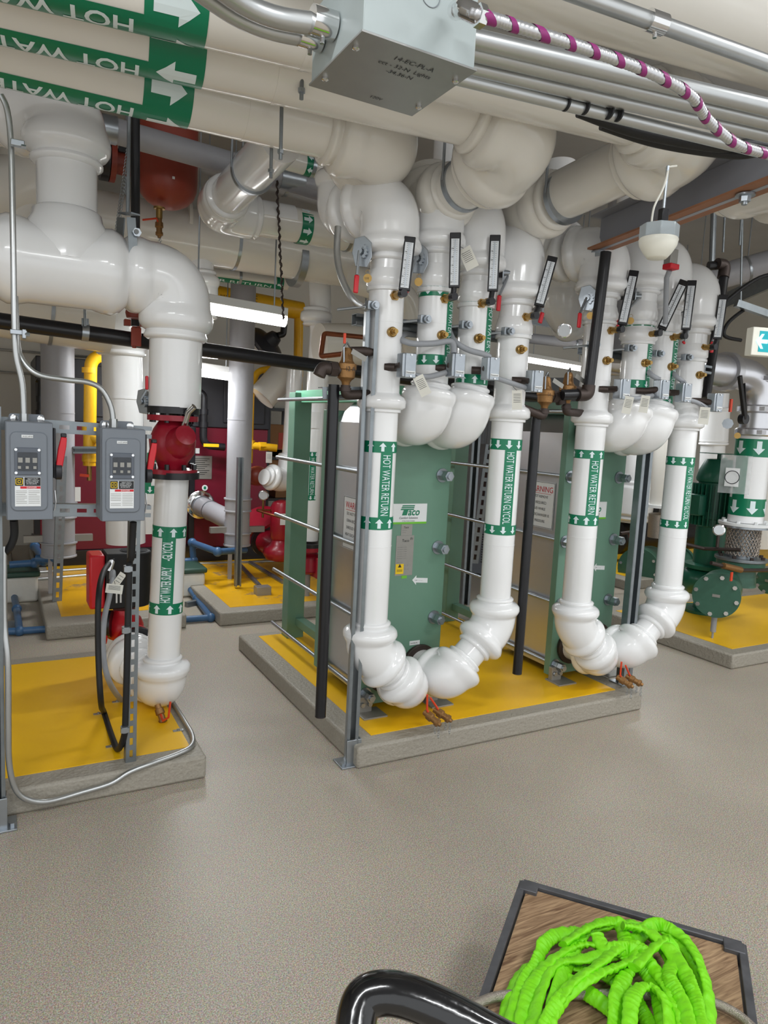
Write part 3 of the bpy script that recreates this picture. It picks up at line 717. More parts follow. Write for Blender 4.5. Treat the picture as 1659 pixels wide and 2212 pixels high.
def relief_valve(label, c, side, elbow_to, mark, tagrot=-.4, plate=True):
    """bronze bell shaped relief valve; side nozzle, bottom elbow to the riser"""
    c = Vec(c); t = thing('relief_valve', label, 'relief valve', c, 'bronze relief valves')
    obj('valve_body', MB().lathe(c-Z_*.06, Z_, [(0, .016), (.012, .018), (.02, .024), (.03, .036), (.06, .038), (.064, .042), (.085, .042), (.088, .034), (.1, .026), (.14, .02), (.15, .014)], 28), BRONZE, t)
    obj('lift_lever', MB().tube([c+Vec((-.02, -.02, .0)), c+Vec((-.025, -.02, .09)), c+Vec((-.005, -.01, .11)), c+Vec((.01, 0, .095))], .004, 8), ZINC, t)
    obj('outlet_union', MB().cyl(c, c+Vec(side)*.06, .024).hexa(c+Vec(side)*.04, side, .032, .03).tube(curve([c+Vec(side)*.07, c+Vec(side)*.1, c+Vec(side)*.115-Z_*.03]), .026, 16), IRON, t)
    el = [c-Z_*.06, c-Z_*.1, Vec(elbow_to)]
    obj('inlet_elbow', MB().tube(smoothpath(el, .03), .02, 16).cyl(c-Z_*.07, c-Z_*.085, .024), IRON, t)
    k = c+Vec((.02, -.05, .06)); n = (EYE-k).normalized()
    if plate: obj('metal_tag', MB().box(k+Vec((.01, 0, 0)), (.07, .001, .022), (Vec((math.cos(tagrot), 0, math.sin(tagrot))), Y_, Vec((-math.sin(tagrot), 0, math.cos(tagrot))))), PLATE, t, smooth=0)
    tm = MB(); flat_text(tm, mark, .026, c+Vec((-.025, -.0435, -.005)), X_, Z_, .9); obj('marker_writing', tm, BLK, t, smooth=0)
p1 = V(748, 800, 2.66)
relief_valve('bronze relief valve marked 12A with a metal tag, beside the leftmost riser', p1, (-1, .1, 0), (1.39, 2.69, V(775, 850, 2.7).z), '12 A')
p2 = V(1178, 855, 2.66)
relief_valve('bronze relief valve right of the last riser of the left group', p2, (1, .1, 0), (2.18, 2.7, V(1140, 878, 2.7).z), '11')
p3 = V(1226, 845, 2.66)
relief_valve('bronze relief valve with red lever left of the black post', p3, (1, .1, 0), (2.61, 2.7, V(1255, 893, 2.7).z), '10')
tag(obj('black_fitting', MB().tube([V(757, 757, 2.66), V(790, 760, 2.66), V(806, 761, 2.66)], [.015, .022, .014], 16), IRON), 'dark iron nipple between relief valve and leftmost riser', 'pipe fitting')
tag(obj('red_lever', MB().tube([V(744, 742, 2.6), V(745, 720, 2.6)], .006, 8), ORANGE), 'small red lever sticking up above the 12A relief valve', 'lever')

# drain pipes hanging open beside the pads
def black_drain(label, px_top, px_bot, y):
    b = V(*px_bot, y); a = V(*px_top, y); a = Vec((b.x, y, a.z))
    m = MB().tube([b, a], .024, 20); o = obj('black_drain_pipe', m, BLACKP); tag(o, label, 'drain pipe', 'black drain pipes')
    torus(r_ := MB(), b+Z_*.002, Z_, .0225, .002, 20, 6); obj('cut_edge', r_, IRON, o); return o
black_drain('black steel drain pipe hanging in front of the left exchanger shroud', (710, 830), (692, 1548), 2.70)
black_drain('black steel drain pipe hanging in front of the right exchanger shroud', (1157, 900), (1117, 1455), 2.70)
o = obj('black_vent_pipe', MB().tube(smoothpath([V(1309, 545, 2.58), V(1270, 850, 2.58)+Vec((.0, 0, 0)), V(1245, 852, 2.6), V(1215, 853, 2.62)], .04), .026, 20), BLACKP); tag(o, 'long black pipe descending from the steel beam to a bronze valve', 'pipe')
obj('iron_elbow', MB().tube(smoothpath([V(1272, 832, 2.58), V(1270, 853, 2.58), V(1248, 853, 2.59)], .04), .031, 18), IRON, o)
o = obj('black_vent_pipe', MB().tube(smoothpath([V(1530, 575, 3.0), V(1568, 572, 2.95), V(1549, 700, 2.9), V(1525, 860, 2.85)], .05), .027, 18), BLACKP); tag(o, 'black pipe with iron elbow descending behind the last thermometer', 'pipe')
obj('iron_elbow', MB().tube(smoothpath([V(1549, 570, 2.96), V(1567, 572, 2.95), V(1562, 600, 2.94)], .03), .034, 18), IRON, o)
o = obj('copper_line', MB().tube(smoothpath([V(800, 730, 2.95), V(700, 720, 2.95), V(693, 770, 2.9), V(745, 764, 2.75)], .02, 4), .011, 14), COPPER); tag(o, 'thin copper tube bent in a square loop above the 12A relief valve', 'copper pipe')
# gauge
c = V(1219, 714, 2.75); n = (EYE-c).normalized()
o = thing('pressure_gauge', 'round steel pressure gauge between the two riser groups', 'gauge', c)
obj('case', MB().lathe(c, n, [(-.03, .034), (0, .036), (.002, .03)], 28), CHROME, o); obj('dial', MB().cyl(c+n*.0, c+n*.003, .029, 24), FACE, o)

# ---- slotted and plain strut steel
def strut(label, p, q, w=.041, slots=True, group='galvanised strut members', open_dir=None, m=STRUT, name='strut_channel', base=False, pitch=.05):
    p = Vec(p); q = Vec(q); d = (q-p).normalized(); L = (q-p).length
    t = thing(name, label, 'strut', p, group)
    f = Vec(open_dir) if open_dir else (EYE-(p+q)/2); f = (f-d*f.dot(d)).normalized(); s = d.cross(f)
    mb = MB()
    if slots:      # web towards the viewer, with oblong holes
        n = max(2, int(L/pitch)); hw = w*.17
        for sg in (-1, 1): mb.bar(p+s*sg*(w/2-(w/2-hw)/2)+f*w/2, q+s*sg*(w/2-(w/2-hw)/2)+f*w/2, w/2-hw, .003, f)
        for i in range(n):
            a = L*i/n; b = a+L/n*.42; mb.bar(p+d*a+f*w/2, p+d*b+f*w/2, hw*2, .003, f)
        for sg in (-1, 1): mb.bar(p+s*sg*w/2, q+s*sg*w/2, .003, w, f)
    else:
        mb.bar(p+s*w/2, q+s*w/2, .003, w, f); mb.bar(p-s*w/2, q-s*w/2, .003, w, f); mb.bar(p-f*w/2, q-f*w/2, w, .003, f)
        for sg in (-1, 1): mb.bar(p+s*sg*w*.36+f*w/2, q+s*sg*w*.36+f*w/2, w*.26, .003, f)
    obj('channel', mb, m, t, smooth=0)
    if base:
        bm_ = MB(); bm_.box(p+Vec((0, 0, .004)), (.13, .1, .008)); bm_.box(p-Y_*.028+Z_*.06, (.07, .006, .12)); bm_.box(p+X_*.032+Z_*.06, (.006, .06, .12))
        obj('post_base', bm_, ZINC, t, bev=.002)
        for k in (-1, 1): obj('anchor_bolt', MB().hexa(p+Vec((.05*k, -.02, .008)), Z_, .012, .012), ZINC, t)
    return t
strut('tall grey strut post bolted to the floor, left of the upward arrow riser', (1.362, 2.67, 0), (1.362, 2.67, 2.0), .05, False, base=True, open_dir=(-.3, -1, 0))
strut('tall grey strut post behind the last riser of the right group', (3.15, 2.76, .1), (3.15, 2.76, 2.0), .06, False, base=True, open_dir=(-.3, -1, 0))
strut('horizontal strut behind the risers of the left group', V(765, 690, 2.83), V(1135, 735, 2.83), .045, False, open_dir=(0, -1, 0))
strut('horizontal strut behind the risers of the right group', V(1255, 755, 2.83), V(1530, 800, 2.83), .045, False, open_dir=(0, -1, 0))
strut('short slotted strut carrying the black drain pipe of the left exchanger', V(692, 849, 2.73), V(782, 848, 2.73), .045, True, open_dir=(0, -1, 0), pitch=.04)
for p, nm in zip([(800, 660), (913, 690), (1002, 702), (1093, 716), (1278, 745), (1358, 752), (1418, 764), (1480, 772)], PL):
    c = V(*p, 2.64); t = thing('pipe_clamp', 'small zinc clamp bolted to the '+nm, 'pipe clamp', c, 'zinc clamps on the risers')
    obj('ear', MB().box(c, (.035, .03, .035)), ZINC, t, bev=.002); obj('bolt', MB().cyl(c-Y_*.02+X_*.01, c-Y_*.03+X_*.01, .017, 18).hexa(c-Y_*.03+X_*.01, -Y_, .011, .01), ZINC, t)
    obj('rod', MB().cyl(c+Vec((-.02, .01, -.005)), c+Vec((-.11, .08, -.02)), .006, 10), ZINC, t)
cable('grey conduit running down to the clamp of the leftmost riser', [V(730, 490, 2.82), V(728, 550, 2.8), V(738, 600, 2.75), V(765, 650, 2.68), V(795, 668, 2.66)], .014, EMT)

# drain valves under the low elbows
def drain_valve(label, c, d, handle, chain=True, scale=1.):
    c = Vec(c); d = Vec(d).normalized(); k = scale
    t = thing('drain_valve', label, 'drain valve', c, 'small drain valves')
    obj('valve_body', MB().lathe(c, d, [(a*k, b*k) for a, b in [(0, .014), (.02, .014), (.022, .02), (.045, .021), (.05, .015), (.07, .015), (.072, .019), (.085, .019), (.09, .01), (.1, .008)]], 20), BRONZE, t)
    h = [Vec(x) for x in handle]
    obj('handle', MB().tube([c+d*.035*k]+h, .005*k, 10), ORANGE, t, label='orange red lever')
    if chain:
        ch = MB()
        for s in (0, 1):
            p = c+d*(.09-.03*s)*k
            for i in range(6):
                torus(ch, p-Z_*(.006+.011*i)*k+X_*(.008*s), (X_ if i % 2 else Y_), .0058*k, .0011*k, 12, 6)
        obj('chain', ch, ZINC, t)
for dx_, nm in ((0, 'left'), (1.225, 'right')):
    a = Vec((1.72+dx_, 2.66, .2)); b = Vec((1.775+dx_, 2.66, .215))
    if dx_: a = V(1333, 1462, 2.64); b = V(1352, 1460, 2.66)
    else: a = V(917, 1538, 2.62); b = V(938, 1533, 2.64)
    drain_valve('bronze drain valve with orange lever, left of the pair at the %s exchanger' % nm, a, (.35, -.9, -.35), [a+Vec((-.0, -.02, .02)), a+Vec((-.01, -.03, .095))])
    drain_valve('bronze drain valve with orange lever, right of the pair at the %s exchanger' % nm, b, (.45, -.85, -.3), [b+Vec((-.0, -.02, .02)), b+Vec((-.045, -.03, .075))])

# ============================================================ HEADERS OVERHEAD
def header(label, a, b, r, texts=None, m=CREAM, group='insulated headers under the ceiling', ext=()):
    a = Vec(a); b = Vec(b); t = thing('insulated_header', label, 'insulated pipe', (a+b)/2, group)
    obj('pipe_jacket', MB().tube([a, b]+[Vec(e) for e in ext] if not ext else smoothpath([a, b]+[Vec(e) for e in ext], r*1.3), r, 40), m, t)
    d = (b-a).normalized(); k = .4
    while k < (b-a).length: obj('jacket_lap', ring(MB(), a+d*k, d, r+.0002, .012, .0012, 40), m, t); k += 1.6
    if texts: texts(t, a, d)
    return t
def head_marks(sign, body, u, a0, x_band, ph=.3):
    def f(t, a, d):
        w = Wrap(t, a, d, .115, u); s = (x_band-a.x)/d.x
        w.band(s-.16, s, sign, pitch=.15, pad=.14, ph=ph); w.strip(s-1.3, s-.16, a0, .105)
        w.text(body, s-.18, a0, .085, .95, -1, 1, bold=.0015)
        w.done()
    return f
HZ = 2.62
h3 = header('cream overhead pipe farthest from the viewer of three with green arrow tapes', (-1.2, 2.74, HZ), (1.16, 2.63, HZ), .115, head_marks(1, 'HOT WATER SUPPLY', (0, -.25, -1), .02, .60))
h2 = header('cream overhead pipe in the middle of three with green arrow tapes', (-1.2, 2.53, HZ), (1.52, 2.205, HZ), .115, head_marks(-1, 'HOT WATER RETURN', (0, -.3, -1), .03, .565, .05))
h1 = header('cream overhead pipe nearest the viewer of three with green arrow tapes', (-1.2, 2.30, HZ), (1.98, 1.87, HZ), .115, head_marks(1, 'HOT WATER', (0, -.3, -1), .03, .51, .6))
header('wide cream overhead pipe crossing the top right corner above the conduits', (.55, 1.685, 2.745), (5.5, .90, 2.745), .17)
cover(h3, [(1.1, 2.635, HZ), (1.38, 2.62, HZ), (1.37, 2.93, HZ)], .115, CREAM, 1.38, .4, .12)
cover(h2, [(1.48, 2.21, HZ), (1.70, 2.18, 2.58), (1.70, 2.45, 2.5)], .115, CREAM, 1.38, .4, .12)
cover(h1, [(1.94, 1.875, HZ), (2.19, 1.84, 2.6), (2.20, 2.12, 2.56)], .115, CREAM, 1.38, .4, .12)
def branch(label, pts, r, m, covers, clamps=(), bend=.12):
    t = thing('insulated_branch', label, 'insulated pipe', pts[0], 'insulated branch pipes overhead')
    pipe(t, pts, r, m, 'pipe_jacket', bend, 36)
    for c in covers: cover(t, c[0], r, m, *c[1:])
    for p, d in clamps:
        mb = MB(); ring(mb, p, d, r+.001, .025, .006, 40); obj('steel_strap', mb, ZINC, t)
        mb = MB().cyl(Vec(p)+Vec((-r-.004, 0, 0)), Vec(p)+Vec((-r-.004, 0, .7)), .006, 10); obj('hanger_rod', mb, ZINC, t)
    return t
branch('cream overhead branch with steel strap above the left thermometers', [(1.70, 2.3, 2.53), (1.70, 2.78, 2.47), (1.69, 2.78, 2.2)], .10, CREAM,
       [([(1.70, 2.6, 2.495), (1.70, 2.80, 2.47), (1.70, 2.86, 2.62)], 1.3, .6, .1)], [((1.70, 2.55, 2.5), (0, 1, -.1))])
branch('cream overhead branch with steel strap above the last riser of the left group', [(2.20, 2.0, 2.58), (2.17, 2.68, 2.52), (2.17, 2.74, 2.4)], .105, CREAM,
       [([(2.17, 2.5, 2.52), (2.17, 2.72, 2.52), (2.17, 2.76, 2.68)], 1.3, .5, .1)], [((2.175, 2.47, 2.52), (0, 1, -.07))])
branch('cream overhead elbow half hidden by the rusty steel beam', [(2.5, 1.3, 2.72), (2.82, 1.75, 2.62), (2.9, 2.6, 2.75)], .13, CREAM,
       [([(2.62, 1.45, 2.7), (2.82, 1.78, 2.62), (2.86, 2.2, 2.66)], 1.3, .3, .15)])
branch('wide cream overhead pipe leaving the right photo edge below the beam', [(2.95, 2.0, 2.62), (4.4, 1.9, 2.66)], .17, CREAM, [])
branch('grey insulated duct pipe rising behind the ceiling sensor', [(3.55, 3.4, 2.0), (3.6, 3.4, 3.5)], .17, GREYP, [])
branch('glossy white overhead branch at upper left, slanting down to the banded pipe', [(1.05, 2.95, 2.66), (1.06, 4.0, 2.62), (1.5, 4.0, 2.63)], .095, WHITE,
       [([(1.05, 3.72, 2.625), (1.06, 4.0, 2.62), (1.3, 4.0, 2.62)], 1.25, .1, .12)], [((1.055, 3.35, 2.64), (0, 1, 0))])
# hangers between the headers
for i, p in enumerate([(660, 155, 215), (615, 240, 345), (594, 325, 385)]):
    a = V(p[0]-9, p[1], 2.2+.25*i); q = V(p[0]-9, p[2], 2.2+.25*i)
    o = obj('hanger_rod', MB().cyl(a+Z_*.35, q, .0065, 12), STRUT); tag(o, 'grey hanger rod end at the %s gap between cream headers' % ['first', 'second', 'third'][i], 'hanger rod', 'hanger rods beside the headers')
    obj('rod_nut', MB().hexa(q+Z_*.02, Z_, .012, .012), ZINC, o)

# black wall of grey pipes behind the headers
def plain(label, pts, r, m, name='insulated_pipe', cat='insulated pipe', group='insulated pipes in the background', bend=.2, covers=(), rings=(), marks=(), n=28, straps=(), hang=True):
    t = thing(name, label, cat, pts[0], group); pts = [Vec(p) for p in pts]
    pipe(t, pts, r, m, 'pipe_jacket', bend, n)
    for c in covers: cover(t, c[0], r, m, *c[1:])
    for p, d, w in rings: obj('seam_ring', ring(MB(), p, d, r+.0005, w, .003, 32), m, t)
    if hang:
        for a, b in zip(pts, pts[1:]):
            if abs((b-a).normalized().z) < .5 and (b-a).length > .4:
                k = lerp(a, b, .55); obj('hanger_ring', ring(MB(), k, b-a, r+.001, .02, .004, 28), ZINC, t); obj('hanger_rod', MB().cyl(k+Z_*r, Vec((k.x, k.y, 3.7)), .006, 8), ZINC, t); break
    for p, d, w in straps: mb = MB(); ring(mb, p, d, r+.001, w, .004, 32); obj('steel_strap', mb, ZINC, t)
    for f in marks: f(t)
    return t
big0, big1 = V(90, 425, 4.9), V(900, 605, 4.9); big0.z = big1.z = 2.68
def tape_only(A, d, r, s0, s1, sign, pitch, text=None, u=None, a=0., L=.6, size=.05, ds=-1):
    def f(t):
        w = Wrap(t, A, d, r, u); w.band(s0, s1, sign, pitch)
        if text: w.strip(s1, s1+L, a, size*1.2); w.fit(text, s1+L-.01, s1+.01, a, size, 1)
        w.done()
    return f
plain('broad cream pipe running across behind the red tank', [big0-X_*.6, big1], .175, CREAM, straps=[(V(640, 570, 4.9)+Z_*.02, X_, .05)], rings=[(V(400, 480, 4.9), X_, .02)])
plain('cream pipe with a green four arrow tape right of the slanting branch', [(1.3, 4.0, 2.62), (2.3, 4.0, 2.63)], .095, CREAM,
      marks=[tape_only((1.3, 4.0, 2.62), X_, .095, .23, .30, 1, .07)])
plain('grey insulated pipe high behind the headers, with metal shield', [V(175, 262, 4.0), V(760, 428, 4.0)], .062, GREYP, straps=[(V(215, 275, 4.0), X_, .16), (V(628, 388, 4.0), X_, .14)])
plain('cream pipe with a left pointing arrow tape, just behind the headers', [V(560, 328, 3.6), V(760, 385, 3.6)], .05, CREAM, marks=[tape_only(V(560, 328, 3.6), (V(760, 385, 3.6)-V(560, 328, 3.6)), .05, .24, .29, -1, .06)])
plain('grey pipe high between the red tank and the banded pipe', [V(420, 345, 4.7), V(760, 440, 4.7)], .07, GREYP)
plain('cream pipe passing behind the left riser elbow, reading WATER RETURN', [V(380, 580, 5.6), V(620, 612, 5.6)], .055, CREAM,
      marks=[lambda t: (lambda w: (w.band(.78, .84, 1, .07), w.strip(.0, .78, .045, .05), w.fit('WATER RETURN', .06, .74, .045, .038, -1), w.done()))(Wrap(t, V(380, 580, 5.6), V(620, 612, 5.6)-V(380, 580, 5.6), .055))])
plain('white pipe dropping from the broad cream pipe to a knobbly cap', [V(432, 530, 4.9), V(436, 640, 4.9)], .085, WHITE, covers=[([V(434, 585, 4.9), V(436, 690, 4.9)], 1.3, .8)])
A = V(683, 640, 5.2)
plain('white vertical pipe with arrow tapes reading HOT WATER RETURN, behind the green column', [V(690, 600, 5.2), Vec((A.x+.05, 5.2, 2.2)), Vec((2.17, 5.2, .56))], .085, WHITE,
      covers=[([V(684, 665, 5.2), V(682, 705, 5.2)], 1.35, .5)],
      marks=[lambda t: (lambda w: (w.band(.27, .31, -1, .035), w.band(.61, .65, -1, .035), w.strip(.31, .61, .02, .05), w.fit('HOT WATER RETURN', .605, .315, .02, .045, 1), w.done()))(Wrap(t, (2.172, 5.2, .62), Z_, .085))])
obj('wide_sleeve', MB().cyl(V(677, 890, 5.2), V(675, 925, 5.2), .09, 28), WHITE, bpy.data.objects[[o.name for o in C.objects if o.name.startswith('insulated_pipe')][-1]])
plain('white vertical pipe beside cardboard boxes, ending in an elbow with red valve', [V(637, 800, 6.0), V(625, 1000, 6.0), V(612, 1040, 6.0), V(570, 1030, 5.9)], .07, WHITE, covers=[([V(630, 975, 6.0), V(620, 1042, 6.0), V(577, 1028, 5.9)], 1.5, .8)])
plain('scuffed cream elbow end of a pipe behind the yellow gas line', [V(620, 800, 6.2), V(565, 860, 6.2)], .13, CREAM)
plain('large white vertical pipe between the two switches', [V(262, 640, 4.9), V(262, 690, 4.9), V(272, 1172, 4.9)], .125, WHITE, covers=[([V(262, 640, 4.9), V(262, 770, 4.9)], 1.3, .5)], rings=[(V(266, 860, 4.9), Z_, .012)])
A = V(318, 1150, 5.6)
plain('white vertical pipe with small arrow tapes behind the left riser', [V(318, 720, 5.6), A], .09, WHITE, marks=[lambda t: (lambda w: (w.band(.31, .37, -1, .05), w.band(.55, .62, -1, .05), w.strip(.37, .55, .0, .05), w.done()))(Wrap(t, A, Z_, .09))])
plain('broad cream pipe behind the big left tee', [V(-60, 640, 4.6), V(240, 690, 4.6)], .20, CREAM)
plain('cream pipe at the far upper left behind the tee', [V(-40, 430, 4.2), V(60, 400, 4.2), V(130, 330, 4.2)], .16, CREAM)
plain('cream vertical pipe behind the upper left tee', [V(55, 330, 4.2), V(52, 560, 4.2)], .12, CREAM)
plain('cream pipe elbow right of the tall white pipe, behind the leftmost riser', [V(690, 745, 5.0), V(860, 745, 5.0)], .16, CREAM)
plain('cream pipe behind the relief valves', [V(760, 600, 4.6), V(880, 640, 4.6), V(900, 760, 4.6)], .1, CREAM)

# ============================================================ UPPER LEFT TEE AND SUPPLY PIPE
t = thing('insulated_tee', 'large white insulated tee and elbow above the two grey switches', 'insulated pipe', (.26, 3.3, 2.1))
R1 = .115
pipe(t, [(-.8, 3.3, 2.08), (.71, 3.3, 2.10), (.705, 3.3, 1.535)], R1, WHITE, 'pipe_jacket', .16, 40)
pipe(t, [(.262, 3.3, 2.1), (.262, 3.3, 2.68), (.0, 3.62, 2.72), (-.7, 3.9, 2.72)], R1, WHITE, 'branch_jacket', .16, 40)
prof = [(-.40, 1.04), (-.385, 1.12), (-.34, 1.13), (-.335, 1.07), (-.31, 1.1), (-.28, 1.35), (-.235, 1.52), (-.19, 1.5), (-.15, 1.42), (.12, 1.42), (.16, 1.5), (.20, 1.54), (.24, 1.4), (.27, 1.15), (.30, 1.08), (.34, 1.05)]
obj('tee_cover', MB().lathe((.25, 3.3, 2.087), X_, [(a*.9, b*R1) for a, b in prof], 40), WHITE, t, smooth=60)
obj('branch_cover', MB().lathe((.262, 3.3, 2.1), Z_, [(0, R1*1.45), (.13, R1*1.42), (.17, R1*1.2), (.20, R1*1.15), (.21, R1*1.03)], 40), WHITE, t, smooth=60)
cover(t, [(.44, 3.3, 2.09), (.71, 3.3, 2.10), (.706, 3.3, 1.83)], R1, WHITE, 1.28, .6, .2)
cover(t, [(.262, 3.3, 2.48), (.262, 3.3, 2.70), (.05, 3.56, 2.72)], R1, WHITE, 1.32, .7, .14)
st = MB(); ring(st, (.515, 3.3, 2.093), X_, R1*1.04, .05, .005, 40); obj('steel_strap', st, ZINC, t)
t2 = thing('clevis_hanger', 'grey steel clevis hanger gripping the pipe right of the big tee', 'pipe hanger', (.50, 3.3, 2.2))
mb = MB(); mb.bar(V(283, 470, 3.18), V(292, 600, 3.17), .035, .006, -Y_); mb.bar(V(262, 470, 3.34), V(256, 545, 3.36), .05, .006, (-1, -.5, 0)); mb.bar(V(265, 462, 3.3), V(293, 462, 3.2), .04, .006)
obj('yoke', mb, STRUT, t2); obj('bolt', MB().cyl(V(264, 533, 3.36), V(295, 500, 3.15), .01, 12).hexa(V(295, 503, 3.17), -Y_, .018, .014), ZINC, t2)
obj('hanger_rod', MB().cyl(V(276, 465, 3.25), V(279, 250, 3.25), .008, 12), STRUT, t2)
tag(obj('black_post', MB().tube([V(292, 255, 3.75), V(293, 705, 3.75)], .022, 18), BLACKP), 'black vertical pipe beside the clevis hanger of the left tee', 'pipe')
o = thing('grooved_coupling', 'dark red grooved coupling on the black horizontal pipe', 'coupling', V(293, 700, 3.6))
obj('housing', MB().lathe(V(293, 688, 3.66), Z_, [(0, .03), (0, .042), (.025, .048), (.05, .042), (.05, .03)], 24).box(V(314, 700, 3.6), (.05, .03, .03)).box(V(275, 697, 3.6), (.03, .03, .03)), RUST, o, bev=.003)
obj('lower_clamp', MB().box(V(294, 728, 3.55), (.045, .02, .085)).cyl(V(290, 705, 3.57), V(290, 752, 3.57), .01, 10).cyl(V(299, 705, 3.57), V(299, 748, 3.57), .01, 10), RUST, o, bev=.003)
# black horizontal main
a, b = V(-60, 688, 3.6), V(1600, 900, 3.6)
a = V(0, 693, 3.62); b = V(790, 805, 3.62); d = (b-a).normalized()
o = obj('black_horizontal_pipe', MB().tube([a-d*.4, b+d*2.9], .036, 24), BLACKP); tag(o, 'long black pipe running across behind the left riser and the strut post', 'pipe')
o = thing('loop_hanger', 'small steel hanger holding the black horizontal pipe under the tee', 'pipe hanger', V(184, 715, 3.6))
mb = MB(); ring(mb, V(184, 718, 3.62), d, .037, .03, .004, 28); obj('loop', mb, ZINC, o); obj('rod', MB().cyl(V(184, 705, 3.58), V(183, 668, 3.58), .006, 10).bar(V(184, 688, 3.6), V(184, 705, 3.6), .03, .012), STRUT, o)

# left supply pipe
t = thing('insulated_pipe', 'white insulated pipe on the left reading HOT WATER SUPPLY -GLYCOL upwards', 'insulated pipe', (.67, 3.3, .4))
PT, PB = Vec((.698, 3.3, 1.22)), Vec((.665, 3.3, .222))
pipe(t, [PT, PB, PB+Vec((-.02, .26, 0))], RP, WHITE, 'pipe_jacket', .1, 36)
cover(t, [PB+Z_*.155, PB, PB+Vec((-.02, .2, 0))], RP, WHITE, 1.5, .95, .13)
w = Wrap(t, PB, PT-PB, RP); zt = lambda yy: (V(357, yy, 3.225)-PB).z
w.band(zt(1164), zt(1139), 1, .058); w.band(zt(1330), zt(1306), 1, .058); w.strip(zt(1306), zt(1164), .0, .06)
w.fit('HOT WATER SUPPLY', zt(1303), zt(1226), -.006, .06, -1, .0012); w.fit('-GLYCOL', zt(1212), zt(1170), -.006, .06, -1, .0012); w.done()
a = V(345, 1545, 3.22)
drain_valve('bronze drain valve with orange lever and chain under the left supply pipe', V(340, 1522, 3.22), (.2, -.5, -.75), [V(352, 1557, 3.14), V(364, 1550, 3.12), V(368, 1516, 3.12)])
# check valve in the supply pipe
t = thing('check_valve', 'dark red cast check valve between black flanges in the left supply pipe', 'valve', (.70, 3.3, 1.37))
c = V(377, 960, 3.3)
obj('valve_body', MB().lathe(V(372, 1022, 3.3), Z_, [(0, .112), (.02, .112), (.022, .062), (.05, .07), (.09, .098), (.15, .104), (.2, .085), (.235, .062), (.238, .112), (.262, .112)], 36), RED, t, smooth=50)
obj('bonnet', MB().lathe(c+Vec((.0, -.05, 0)), (.12, -.7, .35), [(0, .07), (.06, .062), (.07, .05), (.11, .046), (.115, .02)], 24), RED, t, smooth=50)
obj('bleed_plug', MB().tube([c+Vec((.02, -.1, .09)), c+Vec((.03, -.13, .15)), c+Vec((.05, -.15, .175))], .014, 12), CHROME, t)
for yy in (887, 1026): obj('black_flange', MB().lathe(V(375, yy, 3.3)-Z_*.014, Z_, [(0, .10), (0, .115), (.03, .115), (.03, .10)], 32).cyl(V(375, yy, 3.3)-Z_*.014, V(375, yy, 3.3)+Z_*.016, .1), BLACKP, t)
for yy in (903, 1012):
    for k in range(8):
        p = V(374, yy, 3.3)+Vec((math.cos(k*PI/4+.3), math.sin(k*PI/4+.3), 0))*.096; obj('flange_bolt', MB().hexa(p-Z_*.022, Z_, .011, .045), BLACKP, t)
drv = butterfly('zinc lever plate with red grip left of the left riser top', (310, 868), dirx=-1, r0=.042, handle=((317, 842), (317, 812)), yb=3.33)

